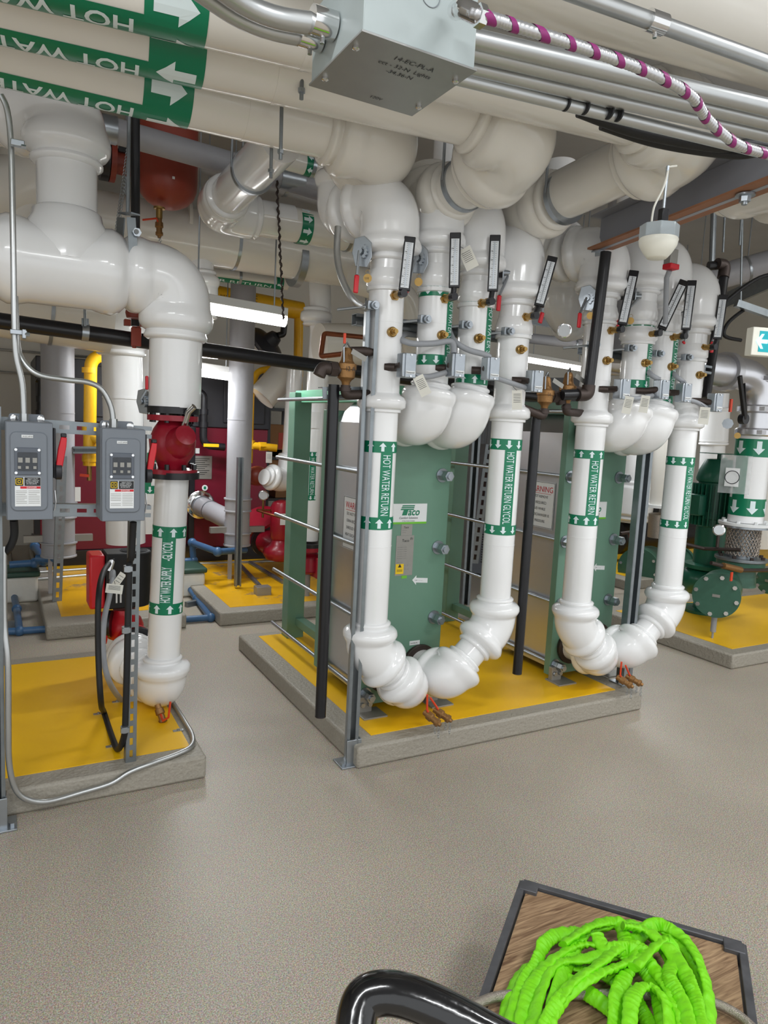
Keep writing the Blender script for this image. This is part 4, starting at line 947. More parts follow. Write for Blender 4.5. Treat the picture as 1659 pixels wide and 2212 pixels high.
# ============================================================ LEFT SWITCHES
def switch(label, x0, x1, z1, z0, tagtxt):
    xc = (x0+x1)/2; zc = (z0+z1)/2; w = x1-x0; h = z1-z0; yf = 2.62
    t = thing('safety_switch', label, 'electrical switch', (xc, 2.7, z0), 'grey safety switches')
    obj('enclosure', MB().box((xc, 2.70, zc), (w, .13, h)), GREYB, t, bev=.004)
    dr = obj('door', MB().box((xc-.0, yf, zc), (w-.004, .02, h-.004)), GREYB, t, bev=.003)
    def rr(x0, x1, z0, z1, r, n=6):
        P = []
        for cx, cz, a0 in ((x1-r, z1-r, 0), (x0+r, z1-r, PI/2), (x0+r, z0+r, PI), (x1-r, z0+r, 1.5*PI)):
            P += [(cx+r*math.cos(a0+PI/2*k/n), cz+r*math.sin(a0+PI/2*k/n)) for k in range(n+1)]
        return P
    yo = yf-.0105
    obj('raised_panel', MB().prism(rr(xc-w*.41, xc+w*.37, zc-h*.40, zc+h*.40, .02), (0, yo, 0), X_, Z_, .010), GREYB, dr, bev=.004)
    yo -= .006
    wz = zc+h*.105
    obj('window_frame', MB().prism(rr(xc-w*.32, xc+w*.22, wz-.045, wz+.045, .01), (0, yo, 0), X_, Z_, .006), FRAMEG, dr, bev=.002)
    obj('window_pane', MB().prism(rr(xc-w*.26, xc+w*.16, wz-.032, wz+.030, .004), (0, yo-.0035, 0), X_, Z_, .002), GLASSD, dr, smooth=0, label='dark viewing window')
    g = MB()
    for k in range(3): g.box((xc-w*.2+k*w*.15, yo-.005, wz+.004), (.013, .002, .016)); g.box((xc-w*.22+k*w*.16, yo-.005, wz-.02), (.009, .002, .009))
    obj('fuse_clips', g, PLATE, dr, smooth=0)
    s = MB()
    for a in (-.29, .19):
        for b in (-.038, .038): s.lathe((xc+w*a, yo-.003, wz+b), -Y_, [(0, .0055), (.003, .0045)], 12)
    obj('screws', s, CHROME, dr)
    lx0, lx1 = xc-w*.32, xc+w*.22; lz1 = wz-.052; lz0 = zc-h*.35
    lab = obj('warning_label', MB().box(((lx0+lx1)/2, yo-.0005, (lz0+lz1)/2), (lx1-lx0, .0015, lz1-lz0)), PAPER, dr, smooth=0, label='black, red and white warning label')
    k = lx1-lx0; yy = yo-.0018
    obj('black_header', MB().box((lx0+k*.17, yy, lz1-.015), (k*.32, .001, .028)).box((lx0+k*.68, yy, lz1-.015), (k*.62, .001, .028)), BLK, lab, smooth=0)
    q = MB(); cx, cz = lx0+k*.17, lz1-.015
    for sgn in (-1, 1): q.box((cx+sgn*.0095, yy-.001, cz), (.002, .001, .021)); q.box((cx, yy-.001, cz+sgn*.0095), (.021, .001, .002)); q.box((cx+sgn*.004, yy-.001, cz), (.0018, .001, .01)); q.box((cx, yy-.001, cz+sgn*.004), (.01, .001, .0018))
    obj('logo', q, YLAB, lab, smooth=0)
    obj('red_bar', MB().box((lx0+k*.6, yy, lz1-.0345), (k*.78, .001, .0075)), DANGER, lab, smooth=0)
    writing(lab, [('DANGER', .0075, Vec((lx0+k*.45, yy-.0006, lz1-.0372)), X_, Z_, 1)], PAPER)
    writing(lab, [('HEAVY DUTY', .0056, Vec((lx0+k*.48, yy-.0008, lz1-.0075)), X_, Z_, .95), ('SAFETY SWITCH', .0056, Vec((lx0+k*.42, yy-.0008, lz1-.013)), X_, Z_, .95),
                  ('INTERRUPTEUR', .0056, Vec((lx0+k*.42, yy-.0008, lz1-.0185)), X_, Z_, .95), ('DE SECURITE', .0056, Vec((lx0+k*.44, yy-.0008, lz1-.024)), X_, Z_, .95)], PAPER)
    p = MB(); rows = int((lz1-lz0-.05)/.0058)
    for i in range(rows):
        for c0, c1 in ((.04, .46), (.52, .96)):
            a = lx0+k*c0; b = lx0+k*(c1-(.18*random.random() if i % 3 == 2 else 0))
            if i % 3 != 2 or random.random() < .6: p.box(((a+b)/2, yy, lz1-.046-i*.0058), (b-a, .0008, .0013))
    obj('fine_print', p, PLATE, lab, smooth=0)
    nt = obj('name_tag', MB().box((xc-w*.05, yo-.001, zc+h*.355), (.034, .001, .0095)), PAPER, dr, smooth=0)
    writing(nt, [(tagtxt, .0065, Vec((xc-w*.05-.015, yo-.0018, zc+h*.355-.0025)), X_, Z_, .85)])
    obj('mounting_ear', MB().prism(rr(x0+.012, x1-.02, z1-.01, z1+.024, .01), (0, 2.755, 0), X_, Z_, .006), GREYB, t)
    for k in (.2, .78):
        obj('mounting_bolt', MB().lathe((x0+w*k, 2.752, z1+.008), -Y_, [(0, .012), (.004, .012), (.006, .006)], 20), CHROME, t)
    hx = x1+.008
    obj('lever_bracket', MB().box((hx-.002, 2.675, zc+.06), (.008, .05, .17)).cyl((hx, 2.66, zc-.0), (hx+.02, 2.66, zc-.0), .03, 20), DARK, t, bev=.002)
    obj('red_lever', MB().prism([(-.012, -.045), (.010, -.04), (.022, .03), (.024, .06), (.006, .062), (-.004, .02)], (hx+.012, 2.65, zc+.055), X_, Z_, .022), REDP, t, bev=.003, label='red operating lever')
    obj('lever_tip', MB().box((hx+.026, 2.65, zc+.122), (.018, .02, .014)), BLACKP, t, bev=.003)
    obj('latch', MB().tube([(x1+.002, 2.63, z0+.03), (x1+.007, 2.63, z0+.06), (x1+.004, 2.63, z0+.1)], .0025, 8), CHROME, t)
switch('left grey safety switch with red side lever, tag 14-GC-HP-03', .02, .162, 1.455, 1.127, '14-GC-HP-03')
switch('right grey safety switch with red side lever, tag 14-GC-HP-04', .312, .46, 1.445, 1.117, '14-GC-HP-04')
rl = 'horizontal slotted strut rails behind the switches'
strut('upper slotted rail behind the two grey switches', (-.06, 2.80, 1.445), (.51, 2.80, 1.43), .042, True, rl, (0, -1, 0), pitch=.055)
strut('lower slotted rail under the two grey switches', (-.06, 2.80, 1.145), (.51, 2.80, 1.13), .042, True, rl, (0, -1, 0), pitch=.055)
strut('slotted strut post standing on the yellow pad under the right switch', (.452, 2.86, .1), (.462, 2.86, 1.12), .038, True, 'slotted strut posts', (.05, -1, 0), pitch=.05)
o = strut('grey steel post at the left photo edge standing on the floor', (-.025, 2.72, 0), (-.02, 2.72, 1.5), .045, False, 'slotted strut posts', (.3, -1, 0), base=True)
strut('slotted strut post in front of the left grey flue', V(123, 1297, 5.6), V(134, 985, 5.6), .06, True, 'slotted strut posts', (0, -1, 0), pitch=.07)
strut('plain strut post in front of the grey flue right of the gas pipe', V(513, 1266, 5.6), V(519, 988, 5.6), .045, False, 'slotted strut posts', (0, -1, 0))
strut('black slotted strut post seen between the exchangers', V(1018, 1215, 5.2)*1.0, V(1052, 960, 5.2), .09, True, 'slotted strut posts', (0, -1, 0), pitch=.08)
cg = 'steel conduits at the switches'
cable('steel conduit dropping from above into the left switch', [V(2, 205, 2.75), V(16, 240, 2.75), V(24, 320, 2.75), V(28, 500, 2.72), V(31, 700, 2.7), V(35, 770, 2.7), V(48, 830, 2.7), V(52, 908, 2.7)], .0095, EMT, group=cg, fittings=[(V(52, 903, 2.7), Z_)])
cable('steel conduit branching over to the right switch in a long curve', [V(33, 640, 2.76), V(37, 735, 2.74), V(47, 775, 2.72), V(80, 808, 2.7), V(140, 820, 2.7), V(190, 826, 2.7), V(220, 842, 2.7), V(240, 880, 2.7), V(245, 920, 2.7)], .0095, EMT, group=cg, fittings=[(V(245, 914, 2.7), Z_)])
o = thing('beam_clamp', 'small zinc clamp fixing both switch conduits to the black pipe', 'clamp', V(38, 720, 2.7)); obj('jaw', MB().box(V(40, 718, 2.69), (.05, .02, .016)).box(V(52, 722, 2.68), (.012, .03, .03)), ZINC, o, bev=.002); obj('bolt', MB().hexa(V(54, 722, 2.67), X_, .007, .014), ZINC, o)
o = thing('beam_clamp', 'small zinc clamp on the conduit at the upper left edge', 'clamp', V(40, 312, 2.74)); obj('jaw', MB().box(V(38, 310, 2.72), (.04, .02, .02)), ZINC, o, bev=.002); obj('bolt', MB().hexa(V(46, 316, 2.71), X_, .007, .014), ZINC, o)
# floor conduit around the pad
pts = [V(8, 1180, 2.74), V(9, 1340, 2.72), V(17, 1430, 2.70), V(18, 1560, 2.70), V(20, 1650, 2.71), V(34, 1705, 2.72), V(62, 1728, 2.73), V(105, 1731, 2.745), V(175, 1712, 2.76), V(240, 1692, 2.765), V(280, 1668, 2.77), V(330, 1648, 2.775), G(385, 1628, .112), G(413, 1612, .112), G(416, 1590, .112), G(400, 1560, .112), G(372, 1515, .112)]
cable('steel conduit bending round the front corner of the left yellow pad', pts, .0105, EMT, group=cg, smooth_seg=8, n=14)
kg = 'cables hanging below the switches'
cable('thick black cable hanging from the right switch along the strut post', [V(288, 1128, 2.72), V(284, 1200, 2.75), V(279, 1230, 2.78), V(275, 1400, 2.79), V(271, 1550, 2.8), V(268, 1590, 2.82), G(256, 1618, .125), G(245, 1600, .115), G(225, 1540, .115), V(218, 1515, 3.06), V(212, 1400, 3.1), V(213, 1290, 3.15), V(222, 1240, 3.3), V(235, 1218, 3.5)], .0125, RUBBER, 'cable', 'cable', kg, 8, 14)
cable('grey cable curving down from the pump to the yellow pad', [V(243, 1250, 3.5), V(236, 1290, 3.4), V(225, 1340, 3.3), V(223, 1410, 3.25), V(235, 1470, 3.2), G(262, 1512, .112), G(275, 1512, .112)], .0125, GREYC, 'cable', 'cable', kg, 8, 14)
cable('black cable leaving the left switch downwards at the photo edge', [V(30, 1124, 2.7), V(30, 1160, 2.72), V(15, 1190, 2.74), V(-20, 1215, 2.78)], .013, RUBBER, 'cable', 'cable', kg, 8, 14)
for p, nm in (((276, 1228, 2.77), 'upper'), ((272, 1360, 2.775), 'middle'), ((269, 1575, 2.79), 'lower')):
    c = V(*p); tag(obj('cable_strap', MB().lathe(c-Z_*.012, Z_, [(0, .014), (0, .0155), (.024, .0155), (.024, .014)], 20).box(c+Vec((.0, -.012, 0)), (.03, .008, .018)), ZINC), nm+' zinc strap holding the black cable to the slotted post', 'cable strap', 'cable straps on the slotted post')
for p, z, nm in (((241, 1608), .112, 'by the cable bend'), ((213, 1538), .112, 'left of the strut post'), ((253, 1512), .112, 'on the grey cable'), ((385, 1574), .112, 'on the steel conduit')):
    c = G(*p, z); tag(obj('floor_strap', MB().box(c-Z_*.008, (.045, .018, .003)).cyl(c-Z_*.008, c-Z_*.001, .006, 12), ZINC), 'small zinc strap screwed to the left yellow pad '+nm, 'cable strap', 'cable straps on the pad')
# pump behind the switches
t = thing('circulator_pump', 'black pump with red side box on the left yellow pad', 'pump', V(262, 1420, 3.8))
yc = 3.85; c = V(270, 1248, yc); wd = .27
obj('motor_housing', MB().box(c+Vec((-.02, 0, -.0)), (.17, .17, .29)).lathe(c+Vec((.045, 0, -.145)), Z_, [(0, .085), (.29, .085)], 32), RUBBER, t, bev=.008)
g = MB()
for k in range(9): torus(g, c+Vec((.045, 0, .148)), Z_, .012+.007*k, .0015, 24, 6)
obj('fan_grille', g, DARK, t)
obj('red_cover', MB().box(c+Vec((-.145, -.0, 0)), (.075, .16, .28)), REDP, t, bev=.012, label='red plastic control box')
v = V(268, 1350, yc)
obj('volute', MB().lathe(v-Z_*.08, Z_, [(0, .05), (.02, .085), (.08, .1), (.12, .085), (.14, .06), (.17, .055)], 28), REDP, t, smooth=50)
obj('volute_flange', MB().cyl(v+Vec((-.12, -.02, .0)), v+Vec((-.095, -.02, 0)), .085, 28).cyl(v+Vec((.03, -.12, -.05)), v+Vec((.03, -.16, -.05)), .085, 28), REDP, t)
obj('black_flange', MB().cyl(v+Vec((.035, -.165, -.06)), v+Vec((.035, -.2, -.06)), .095, 28).cyl(v+Vec((-.1, -.05, .03)), v+Vec((-.07, -.06, .03)), .07, 28), BLACKP, t)
obj('cable_connector', MB().tube([V(235, 1232, 3.66), V(241, 1215, 3.66), V(245, 1212, 3.74)], .016, 14), CHROME, t)
obj('grey_connector', MB().tube([V(243, 1250, 3.62), V(243, 1238, 3.64), V(243, 1236, 3.74)], .016, 14), GREYC, t)
obj('pump_leg', MB().cyl(G(247, 1458, .1), V(250, 1385, G(247, 1458, .1).y), .017, 14), GREYC, t)
obj('warning_marks', MB().box(v+Vec((-.05, -.086, .17)), (.008, .002, .05)).box(v+Vec((-.03, -.086, .17)), (.008, .002, .05)), PAPER, t, smooth=0)
cover(t, [V(300, 1440, 3.45), V(285, 1425, 3.52), V(285, 1415, 3.66)], .075, WHITE, 1.45, .9, .1, 'suction_elbow_cover')
paper_tag('cream paper tag lying flat on the grey pump cable', (247, 1272), .07, .04, -.15, y=3.2, m=TAG, lines=4)
paper_tag('second cream paper tag pointing up behind the flat one', (255, 1255), .03, .08, -.6, y=3.24, m=TAG, lines=3)

# odds and ends between the main runs
ch = MB(); p0 = V(598, 390, 3.9); p1_ = V(612, 690, 3.9); N = 90
for i in range(N): ch.tube([lerp(p0, p1_, i/N)+X_*(.004*math.sin(i*1.3)), lerp(p0, p1_, (i+1)/N)+X_*(.004*math.sin((i+1)*1.3))], .006+.002*math.sin(i*1.1), 7)
tag(obj('knotted_rope', ch, IRON), 'dark thin rope hanging down in front of the broad cream pipe to the strip light', 'rope')
plain('white knobbly elbow of a pipe behind the pressure gauge, between the riser groups', [V(1235, 560, 3.2), V(1212, 650, 3.2), V(1270, 700, 3.25)], .085, WHITE, covers=[([V(1225, 590, 3.2), V(1212, 660, 3.2), V(1250, 705, 3.25)], 1.45, .8)], hang=False)
for k, (a, b) in enumerate([((0, 752), (200, 774)), ((0, 803), (95, 810))]):
    p = V(*a, 8.52); q = V(*b, 8.52); q.z = p.z = (p.z+q.z)/2
    tag(obj('wall_conduit', MB().cyl(p-X_*.6, q, .014, 10), EMT), ('upper' if k == 0 else 'lower')+' of two thin conduits on the back wall left of the boilers', 'conduit', 'conduits on the back wall')

# ============================================================ BOILERS AND FLUES
def boiler(label, x0, x1, y0, y1, z1, doc=False):
    t = thing('boiler', label, 'boiler', ((x0+x1)/2, (y0+y1)/2, .1), 'maroon boilers')
    xc = (x0+x1)/2; w = x1-x0; yc = (y0+y1)/2
    obj('plinth', MB().box((xc, yc, .17), (w+.04, y1-y0, .14)), BLACKP, t, bev=.004)
    b = obj('maroon_panel', MB().box((xc, yc, .24+(z1-.24)*.34), (w, y1-y0-.04, (z1-.24)*.68)), MAROON, t, bev=.006)
    obj('upper_hood', MB().box((xc, yc, z1-(z1-.24)*.16), (w+.02, y1-y0, (z1-.24)*.32)), DARK, t, bev=.008, label='dark upper hood')
    obj('hood_door', MB().box((xc+w*.15, y0-.012, z1-(z1-.24)*.16), (w*.55, .02, (z1-.24)*.26)), DARK, t, bev=.004)
    obj('corner_post', MB().box((x0-.01, y0, .24+(z1-.24)*.34), (.05, .05, (z1-.24)*.68)), BLACKP, t, bev=.003)
    if doc:
        for (px, py, ww, hh, nm) in ((437, 1010, .19, .22, 'certificate_sheet'), (425, 974, .06, .05, 'small_sheet'), (444, 1071, .09, .035, 'small_sheet')):
            c = V(px, py, y0-.0); c.y = y0+.014; p = obj(nm, MB().box(c, (ww, .002, hh)), PLATE if hh > .1 else PAPER, t, smooth=0)
            if hh > .1:
                q = MB()
                for k in range(9): q.box(c+Vec((-.01*(k % 3), -.0016, hh*.38-k*hh*.085)), (ww*(.75-.12*(k % 3)), .0008, .005))
                obj('print', q, BLK, p, smooth=0)
        c = V(443, 1054, y0); c.y = y0+.012; obj('round_badge', MB().cyl(c, c-Y_*.004, .028, 24), PAPER, t); obj('badge_mark', MB().box(c-Y_*.0052, (.024, .001, .028)), BAND, t, smooth=0)
    else:
        c = V(168, 1068, y0); c.y = y0+.014; obj('small_sheet', MB().box(c, (.05, .002, .13)), PAPER, t, smooth=0)
    return t
boiler('left maroon boiler with dark hood behind the two grey switches', .30, 1.40, 6.85, 7.9, 1.95)
boiler('maroon boiler with certificate sheet behind the left supply pipe', 1.62, 2.36, 6.75, 7.9, 1.95, True)
def flue(label, x, y, zt, zb, r, tee=None):
    t = thing('boiler_flue', label, 'flue pipe', (x, y, zb), 'grey boiler flues')
    obj('flue_pipe', MB().cyl((x, y, zb), (x, y, zt), r, 32), GREYP, t)
    for z in (zb+.06, zb+.36): obj('joint_ring', MB().lathe((x, y, z), Z_, [(-.1, r*1.0), (-.1, r*1.12), (-.09, r*1.12), (-.085, r*1.06), (.0, r*1.06), (.005, r*1.16), (.015, r*1.16), (.015, r)], 32), GREYP, t)
    for z in (zb+1.05, zb+1.7): mb = MB(); ring(mb, (x, y, z), Z_, r, .006, .002, 32); obj('seam_ring', mb, GREYP, t)
    if tee:
        a, b = tee; obj('flue_branch', MB().tube([a, b], r*.85, 28), GREYP, t)
        d = (Vec(b)-Vec(a)).normalized(); mb = MB(); ring(mb, Vec(a)+d*.03, d, r*.86, .03, .012, 32); ring(mb, Vec(a)+d*.25, d, r*.86, .012, .004, 32); obj('steel_ring', mb, ZINC, t)
    obj('leg', MB().bar((x-.06, y, zb-.03), (x-.06, y, .1), .03, .03), GREYP, t); obj('cross_arm', MB().bar((x-.24, y-.0, zb+.10), (x+.24, y, zb+.10), .05, .05), PLATE, t)
    return t
f1 = V(127, 1190, 5.85); flue('grey flue pipe left of the yellow gas line, above a stained yellow pad', f1.x, 5.85, 3.4, f1.z, .115)
f2 = V(512, 1168, 5.95); flue('grey flue pipe with tee into the maroon boiler right of the left riser', f2.x, 5.95, 3.4, f2.z, .105, (V(433, 1092, 6.72), V(505, 1128, 5.98)))
c = V(432, 1090, 6.735); obj('flue_port', MB().lathe(c, Y_*-1, [(0, .135), (.02, .135), (.03, .12)], 32), CHROME, bpy.data.objects['boiler.001'])
def black_vent(label, pts, r=.035):
    t = thing('condensate_vent', label, 'pipe', pts[0], 'black pipes on the boilers'); pipe(t, pts, r, BLACKP, 'pipe', .09, 18)
    mb = MB()
    for f in (.35, .6): p = lerp(pts[1], pts[2], f); ring(mb, p, Z_, r, .05, .008, 20)
    obj('coupling', mb, BLACKP, t); return t
black_vent('black hooked vent pipe on the maroon boiler right of the left riser', [V(418, 845, 6.6), V(440, 850, 6.6), V(439, 962, 6.6), V(485, 966, 6.6)])
black_vent('black hooked vent pipe on the left boiler behind the flue', [V(80, 815, 6.7), V(92, 820, 6.7), V(90, 940, 6.7), V(100, 950, 6.7)], .045)
tag(obj('yellow_lever', MB().box(V(456, 962, 6.5), (.14, .02, .028)), GAS), 'small yellow gas cock lever on the boiler vent pipe', 'lever')

# gas piping
gy = 'yellow gas pipes'
def gas(label, pts, r, bend=.12, rings=(), extra=None):
    t = thing('gas_pipe', label, 'gas pipe', pts[0], gy); pipe(t, pts, r, GAS, 'pipe', bend, 24)
    for p, d, w in rings: mb = MB(); ring(mb, p, d, r, w, .007, 24); obj('fitting_ring', mb, GAS, t)
    return t
g1 = gas('thick yellow gas pipe ending in a capped drip leg behind the switches', [V(235, 763, 5.9), V(196, 775, 5.9), V(193, 1006, 5.9)], .047, .16, [(V(193, 800, 5.9), Z_, .04), (V(193, 925, 5.9), Z_, .07), (V(193, 990, 5.9), Z_, .05)])
obj('side_tee', MB().tube([V(195, 942, 5.9), V(225, 955, 5.8)], .036, 20), GAS, g1)
obj('drip_valve', MB().cyl(V(193, 1006, 5.9), V(193, 1038, 5.9), .018, 14), BRASS, g1); obj('drip_lever', MB().bar(V(172, 1026, 5.85), V(192, 1028, 5.85), .02, .02), ORANGE, g1)
strut('thin strut crossing the yellow drip leg', V(157, 972, 5.8), V(225, 972, 5.8), .05, False, 'galvanised strut members', (0, -1, 0))
mA, mB_, mC = V(440, 632, 6.6), V(652, 672, 6.6), V(643, 845, 6.6)
g2 = gas('broad yellow gas main marked NAT. GAS 2 PSI with its vertical drop', [mA, mB_], .085)
obj('gas_drop', MB().tube([mB_-Z_*.02-X_*.03, mC], .045, 24), GAS, g2); mb = MB(); ring(mb, V(644, 800, 6.6), Z_, .045, .12, .005, 24); obj('fitting_ring', mb, GAS, g2)
nn = (EYE-V(500, 640, 6.6)).normalized(); dd = (mB_-mA).normalized(); uu = (nn-dd*nn.dot(dd)).normalized()
w = Wrap(g2, mA, dd, .085, uu); vs, fs = text_mesh('NAT. GAS 2 PSI', .036, .9)
VV, FF = wrap(vs, fs, lambda x, y: w.at(.13+x, -y+.01, .002), .01, -.02, .05); tb = MB(); tb.add(VV, FF)
for k in range(5): tb.box(w.at(.46, -.06+.028*k, .002), (.035, .012, .004), (dd, uu, dd.cross(uu)))
obj('lettering', tb, BLK, g2, smooth=0)
g3 = gas('thin yellow gas line with elbow down to the red train behind the left exchanger', [V(590, 795, 6.3), V(556, 802, 6.3), V(543, 835, 6.3), V(539, 1000, 6.3)], .03, .1, [(V(542, 960, 6.3), Z_, .08)])
obj('branch', MB().tube([V(541, 962, 6.3), V(598, 968, 6.25)], .035, 18), GAS, g3)
obj('union', MB().hexa(V(560, 964, 6.28), X_, .045, .06).hexa(V(585, 796, 6.3), X_, .05, .05).hexa(V(604, 792, 6.3), X_, .05, .05), GAS, g3)
t = thing('gas_regulator', 'grey round gas regulator behind the black horizontal pipe', 'regulator', V(570, 740, 6.4)); c = V(575, 745, 6.4)
obj('diaphragm_case', MB().lathe(c, (.5, -.6, .62), [(-.07, .05), (-.03, .17), (-.012, .19), (.012, .19), (.03, .17), (.06, .08), (.13, .06), (.15, .03)], 32), DARK, t)
obj('vent_elbow', MB().tube(smoothpath([V(600, 725, 6.3), V(612, 722, 6.3), V(614, 700, 6.3)], .03), .03, 14), BLACKP, t)

# red expansion tank and its drain
t = thing('expansion_tank', 'red oxide domed expansion tank hanging at upper left', 'tank', V(355, 400, 4.4)); c = V(362, 400, 4.4)
obj('tank_shell', MB().lathe(Vec((c.x, c.y, V(350, 450, 4.4).z)), Z_, [(0, .02), (.012, .07), (.035, .115), (.07, .148), (.11, .163), (.16, .168), (.8, .168)], 40), RUST, t, smooth=60)
b = V(344, 452, 4.32); obj('drain_fitting', MB().lathe(b+Z_*.01, -Z_, [(0, .032), (.01, .032), (.012, .018), (.06, .018)], 18), BRASS, t); drain_valve('brass drain valve with red lever and chain under the red tank', b-Z_*.05, (0, -.1, -1), [b+Vec((-.02, -.03, -.06)), V(308, 475, 4.28)], scale=1.1)
tag(obj('sight_sticker', MB().box(V(375, 384, 4.228), (.014, .002, .014)), PAPER), 'tiny white sticker on the red tank', 'sticker')
t = thing('flanged_valve', 'red flanged valve left of the red tank, high up', 'valve', V(240, 345, 4.6)); c = V(236, 345, 4.6)
obj('body', MB().cyl(c, c+X_*.2, .07, 24), RUST, t); obj('flange', MB().lathe(c, X_, [(-.0, .12), (.03, .12)], 28), RUST, t); obj('black_disc', MB().cyl(c-X_*.05, c-X_*.005, .12, 28), BLACKP, t); obj('name_band', MB().box(c+Vec((.12, -.08, .06)), (.16, .02, .06)), BLACKP, t)
ch = MB(); p0 = V(278, 318, 3.9); p1_ = V(247, 540, 3.9); N = 60
for i in range(N): p = lerp(p0, p1_, i/N); torus(ch, p, X_ if i % 2 else Y_, .010, .0022, 8, 5)
o = obj('pull_chain', ch, ZINC, smooth=60); tag(o, 'long hanging steel chain behind the clevis hanger', 'chain')

# red pumps, valves behind the left exchanger
def red_pump(label, c, motor, suction, k=1.):
    c = Vec(c); t = thing('inline_pump', label, 'pump', c, 'red pumps at the back')
    obj('volute', MB().lathe(c, (0, 0, 1), [(-.09*k, .06*k), (-.07*k, .13*k), (-.02*k, .16*k), (.03*k, .15*k), (.06*k, .1*k), (.1*k, .08*k)], 32), RED, t, smooth=50)
    if motor: obj('motor', MB().lathe(c+Z_*.1*k, Z_, [(0, .08*k), (.03*k, .1*k), (.3*k, .1*k), (.34*k, .08*k), (.36*k, .03*k)], 28), RED, t); obj('motor_label', MB().box(c+Vec((.0, -.1*k, .3*k)), (.1*k, .004, .1*k)), PAPER, t, smooth=0)
    s = Vec(suction)
    obj('suction_body', MB().tube([c, s], [.08*k, .12*k], 24), RED, t); d = (s-c).normalized()
    obj('black_flange', MB().lathe(s-d*.04, d, [(0, .15*k), (.05, .15*k)], 28), BLACKP, t)
    for q in range(6): u, v = frame(d)[1:]; obj('bolt', MB().hexa(s+d*.01+(u*math.cos(q)+v*math.sin(q))*.12*k, d, .014, .03), ZINC, t)
    return t
red_pump('red cast pump with motor behind the green exchanger column', V(606, 1190, 5.9), True, V(575, 1168, 6.3), 1.)
t = thing('suction_diffuser', 'dark red suction housing behind the red pump', 'valve', V(560, 1130, 6.4)); c = V(566, 1135, 6.4)
obj('body', MB().lathe(c, (-.4, -.3, .7), [(-.15, .09), (-.1, .14), (.06, .14), (.07, .17), (.1, .17), (.11, .1)], 32), RED, t, smooth=50)
c = V(664, 1205, 5.2); t = thing('inline_pump', 'red cast pump foot under the white pipe with HOT WATER RETURN', 'pump', c, 'red pumps at the back')
obj('body', MB().lathe(c-Z_*.12, Z_, [(0, .08), (.02, .12), (.14, .11), (.16, .08), (.19, .08)], 28).box(c+Vec((.1, -.08, -.06)), (.16, .14, .17)), RED, t, bev=.01)
obj('top_flange', MB().cyl(c+Z_*.07, c+Z_*.10, .15, 32), RED, t); obj('black_flange', MB().cyl(c+Z_*.10, c+Z_*.13, .145, 32), BLACKP, t)
obj('name_plate', MB().box(c+Vec((.1, -.153, -.1)), (.07, .004, .05)), BLK, t, smooth=0); obj('leg', MB().cyl(Vec((c.x, c.y, .0)), c-Z_*.1, .03, 16), GREYC, t)
t = thing('red_ball_valve', 'round red oxide valve left of the white elbow with bolts', 'valve', V(556, 1030, 6.1)); c = V(556, 1028, 6.1)
obj('body', MB().ball(c, .09, (1.2, 1, 1)), RUST, t); obj('flange', MB().cyl(c+X_*.12, c+X_*.14, .1, 24), RUST, t)
t = thing('pressure_gauge', 'round brass pressure gauge above the red pump train', 'gauge', V(569, 1070, 6.0)); c = V(569, 1070, 6.0); n = (EYE-c).normalized()
obj('case', MB().lathe(c, n, [(-.02, .045), (.0, .047), (.004, .038)], 28), CHROME, t); obj('dial', MB().cyl(c+n*.002, c+n*.005, .037, 24), FACE, t); obj('stem', MB().cyl(c-Z_*.04, c-Z_*.2, .01, 12), BRASS, t)
tag(obj('copper_line', MB().tube(smoothpath([V(590, 1130, 5.9), V(592, 1103, 5.9), V(550, 1101, 5.9), V(620, 1122, 5.6)], .03), .01, 12), COPPER), 'thin brown copper tube crossing above the red pump', 'copper pipe')
paper_tag('white paper tag hanging from the yellow gas branch', (581, 988), .055, .1, .0, y=6.15, m=TAG)
# shelving with cartons
t = thing('shelving_unit', 'black steel shelving with cartons behind the gas line', 'shelf', V(610, 1100, 7.6))
xs0, xs1 = V(572, 1000, 7.6).x, V(690, 1000, 7.6).x
for z in (1.62, 1.08, .62, .25): obj('shelf_board', MB().box(((xs0+xs1)/2, 7.7, z), (xs1-xs0, .45, .03)), BLACKP, t)
for x in (xs0, xs0+.32, xs1):
    for y in (7.5, 7.92): obj('upright', MB().box((x, y, 1.0), (.03, .03, 2.0)), BLACKP, t)
for i, (px, py, w_, h_, lb) in enumerate([(590, 946, .3, .36, 'brown carton with red print on the middle shelf'), (617, 885, .34, .3, 'pale carton with printed boxes on the top shelf'), (586, 1010, .22, .28, 'small brown carton behind the yellow gas branch'), (612, 1055, .25, .24, 'brown carton on the lower shelf beside the white elbow'), (645, 1060, .25, .24, 'second brown carton on the lower shelf behind the column')]):
    c = V(px, py, 7.62); z0 = {946: 1.095, 885: 1.635, 1010: .635, 1055: .635, 1060: .635}[py]
    if py == 1010: z0 = .9
    o = obj('carton', MB().box((c.x, 7.68, z0+h_/2), (w_, .3, h_)), CARD if i != 1 else TAG, bev=.004); tag(o, lb, 'box', 'cartons on the shelving')
    if i < 2: obj('print', MB().box((c.x+w_*.2, 7.528, z0+h_*.5), (w_*.2, .003, h_*.5)), ORANGE if i == 0 else BLK, o, smooth=0)

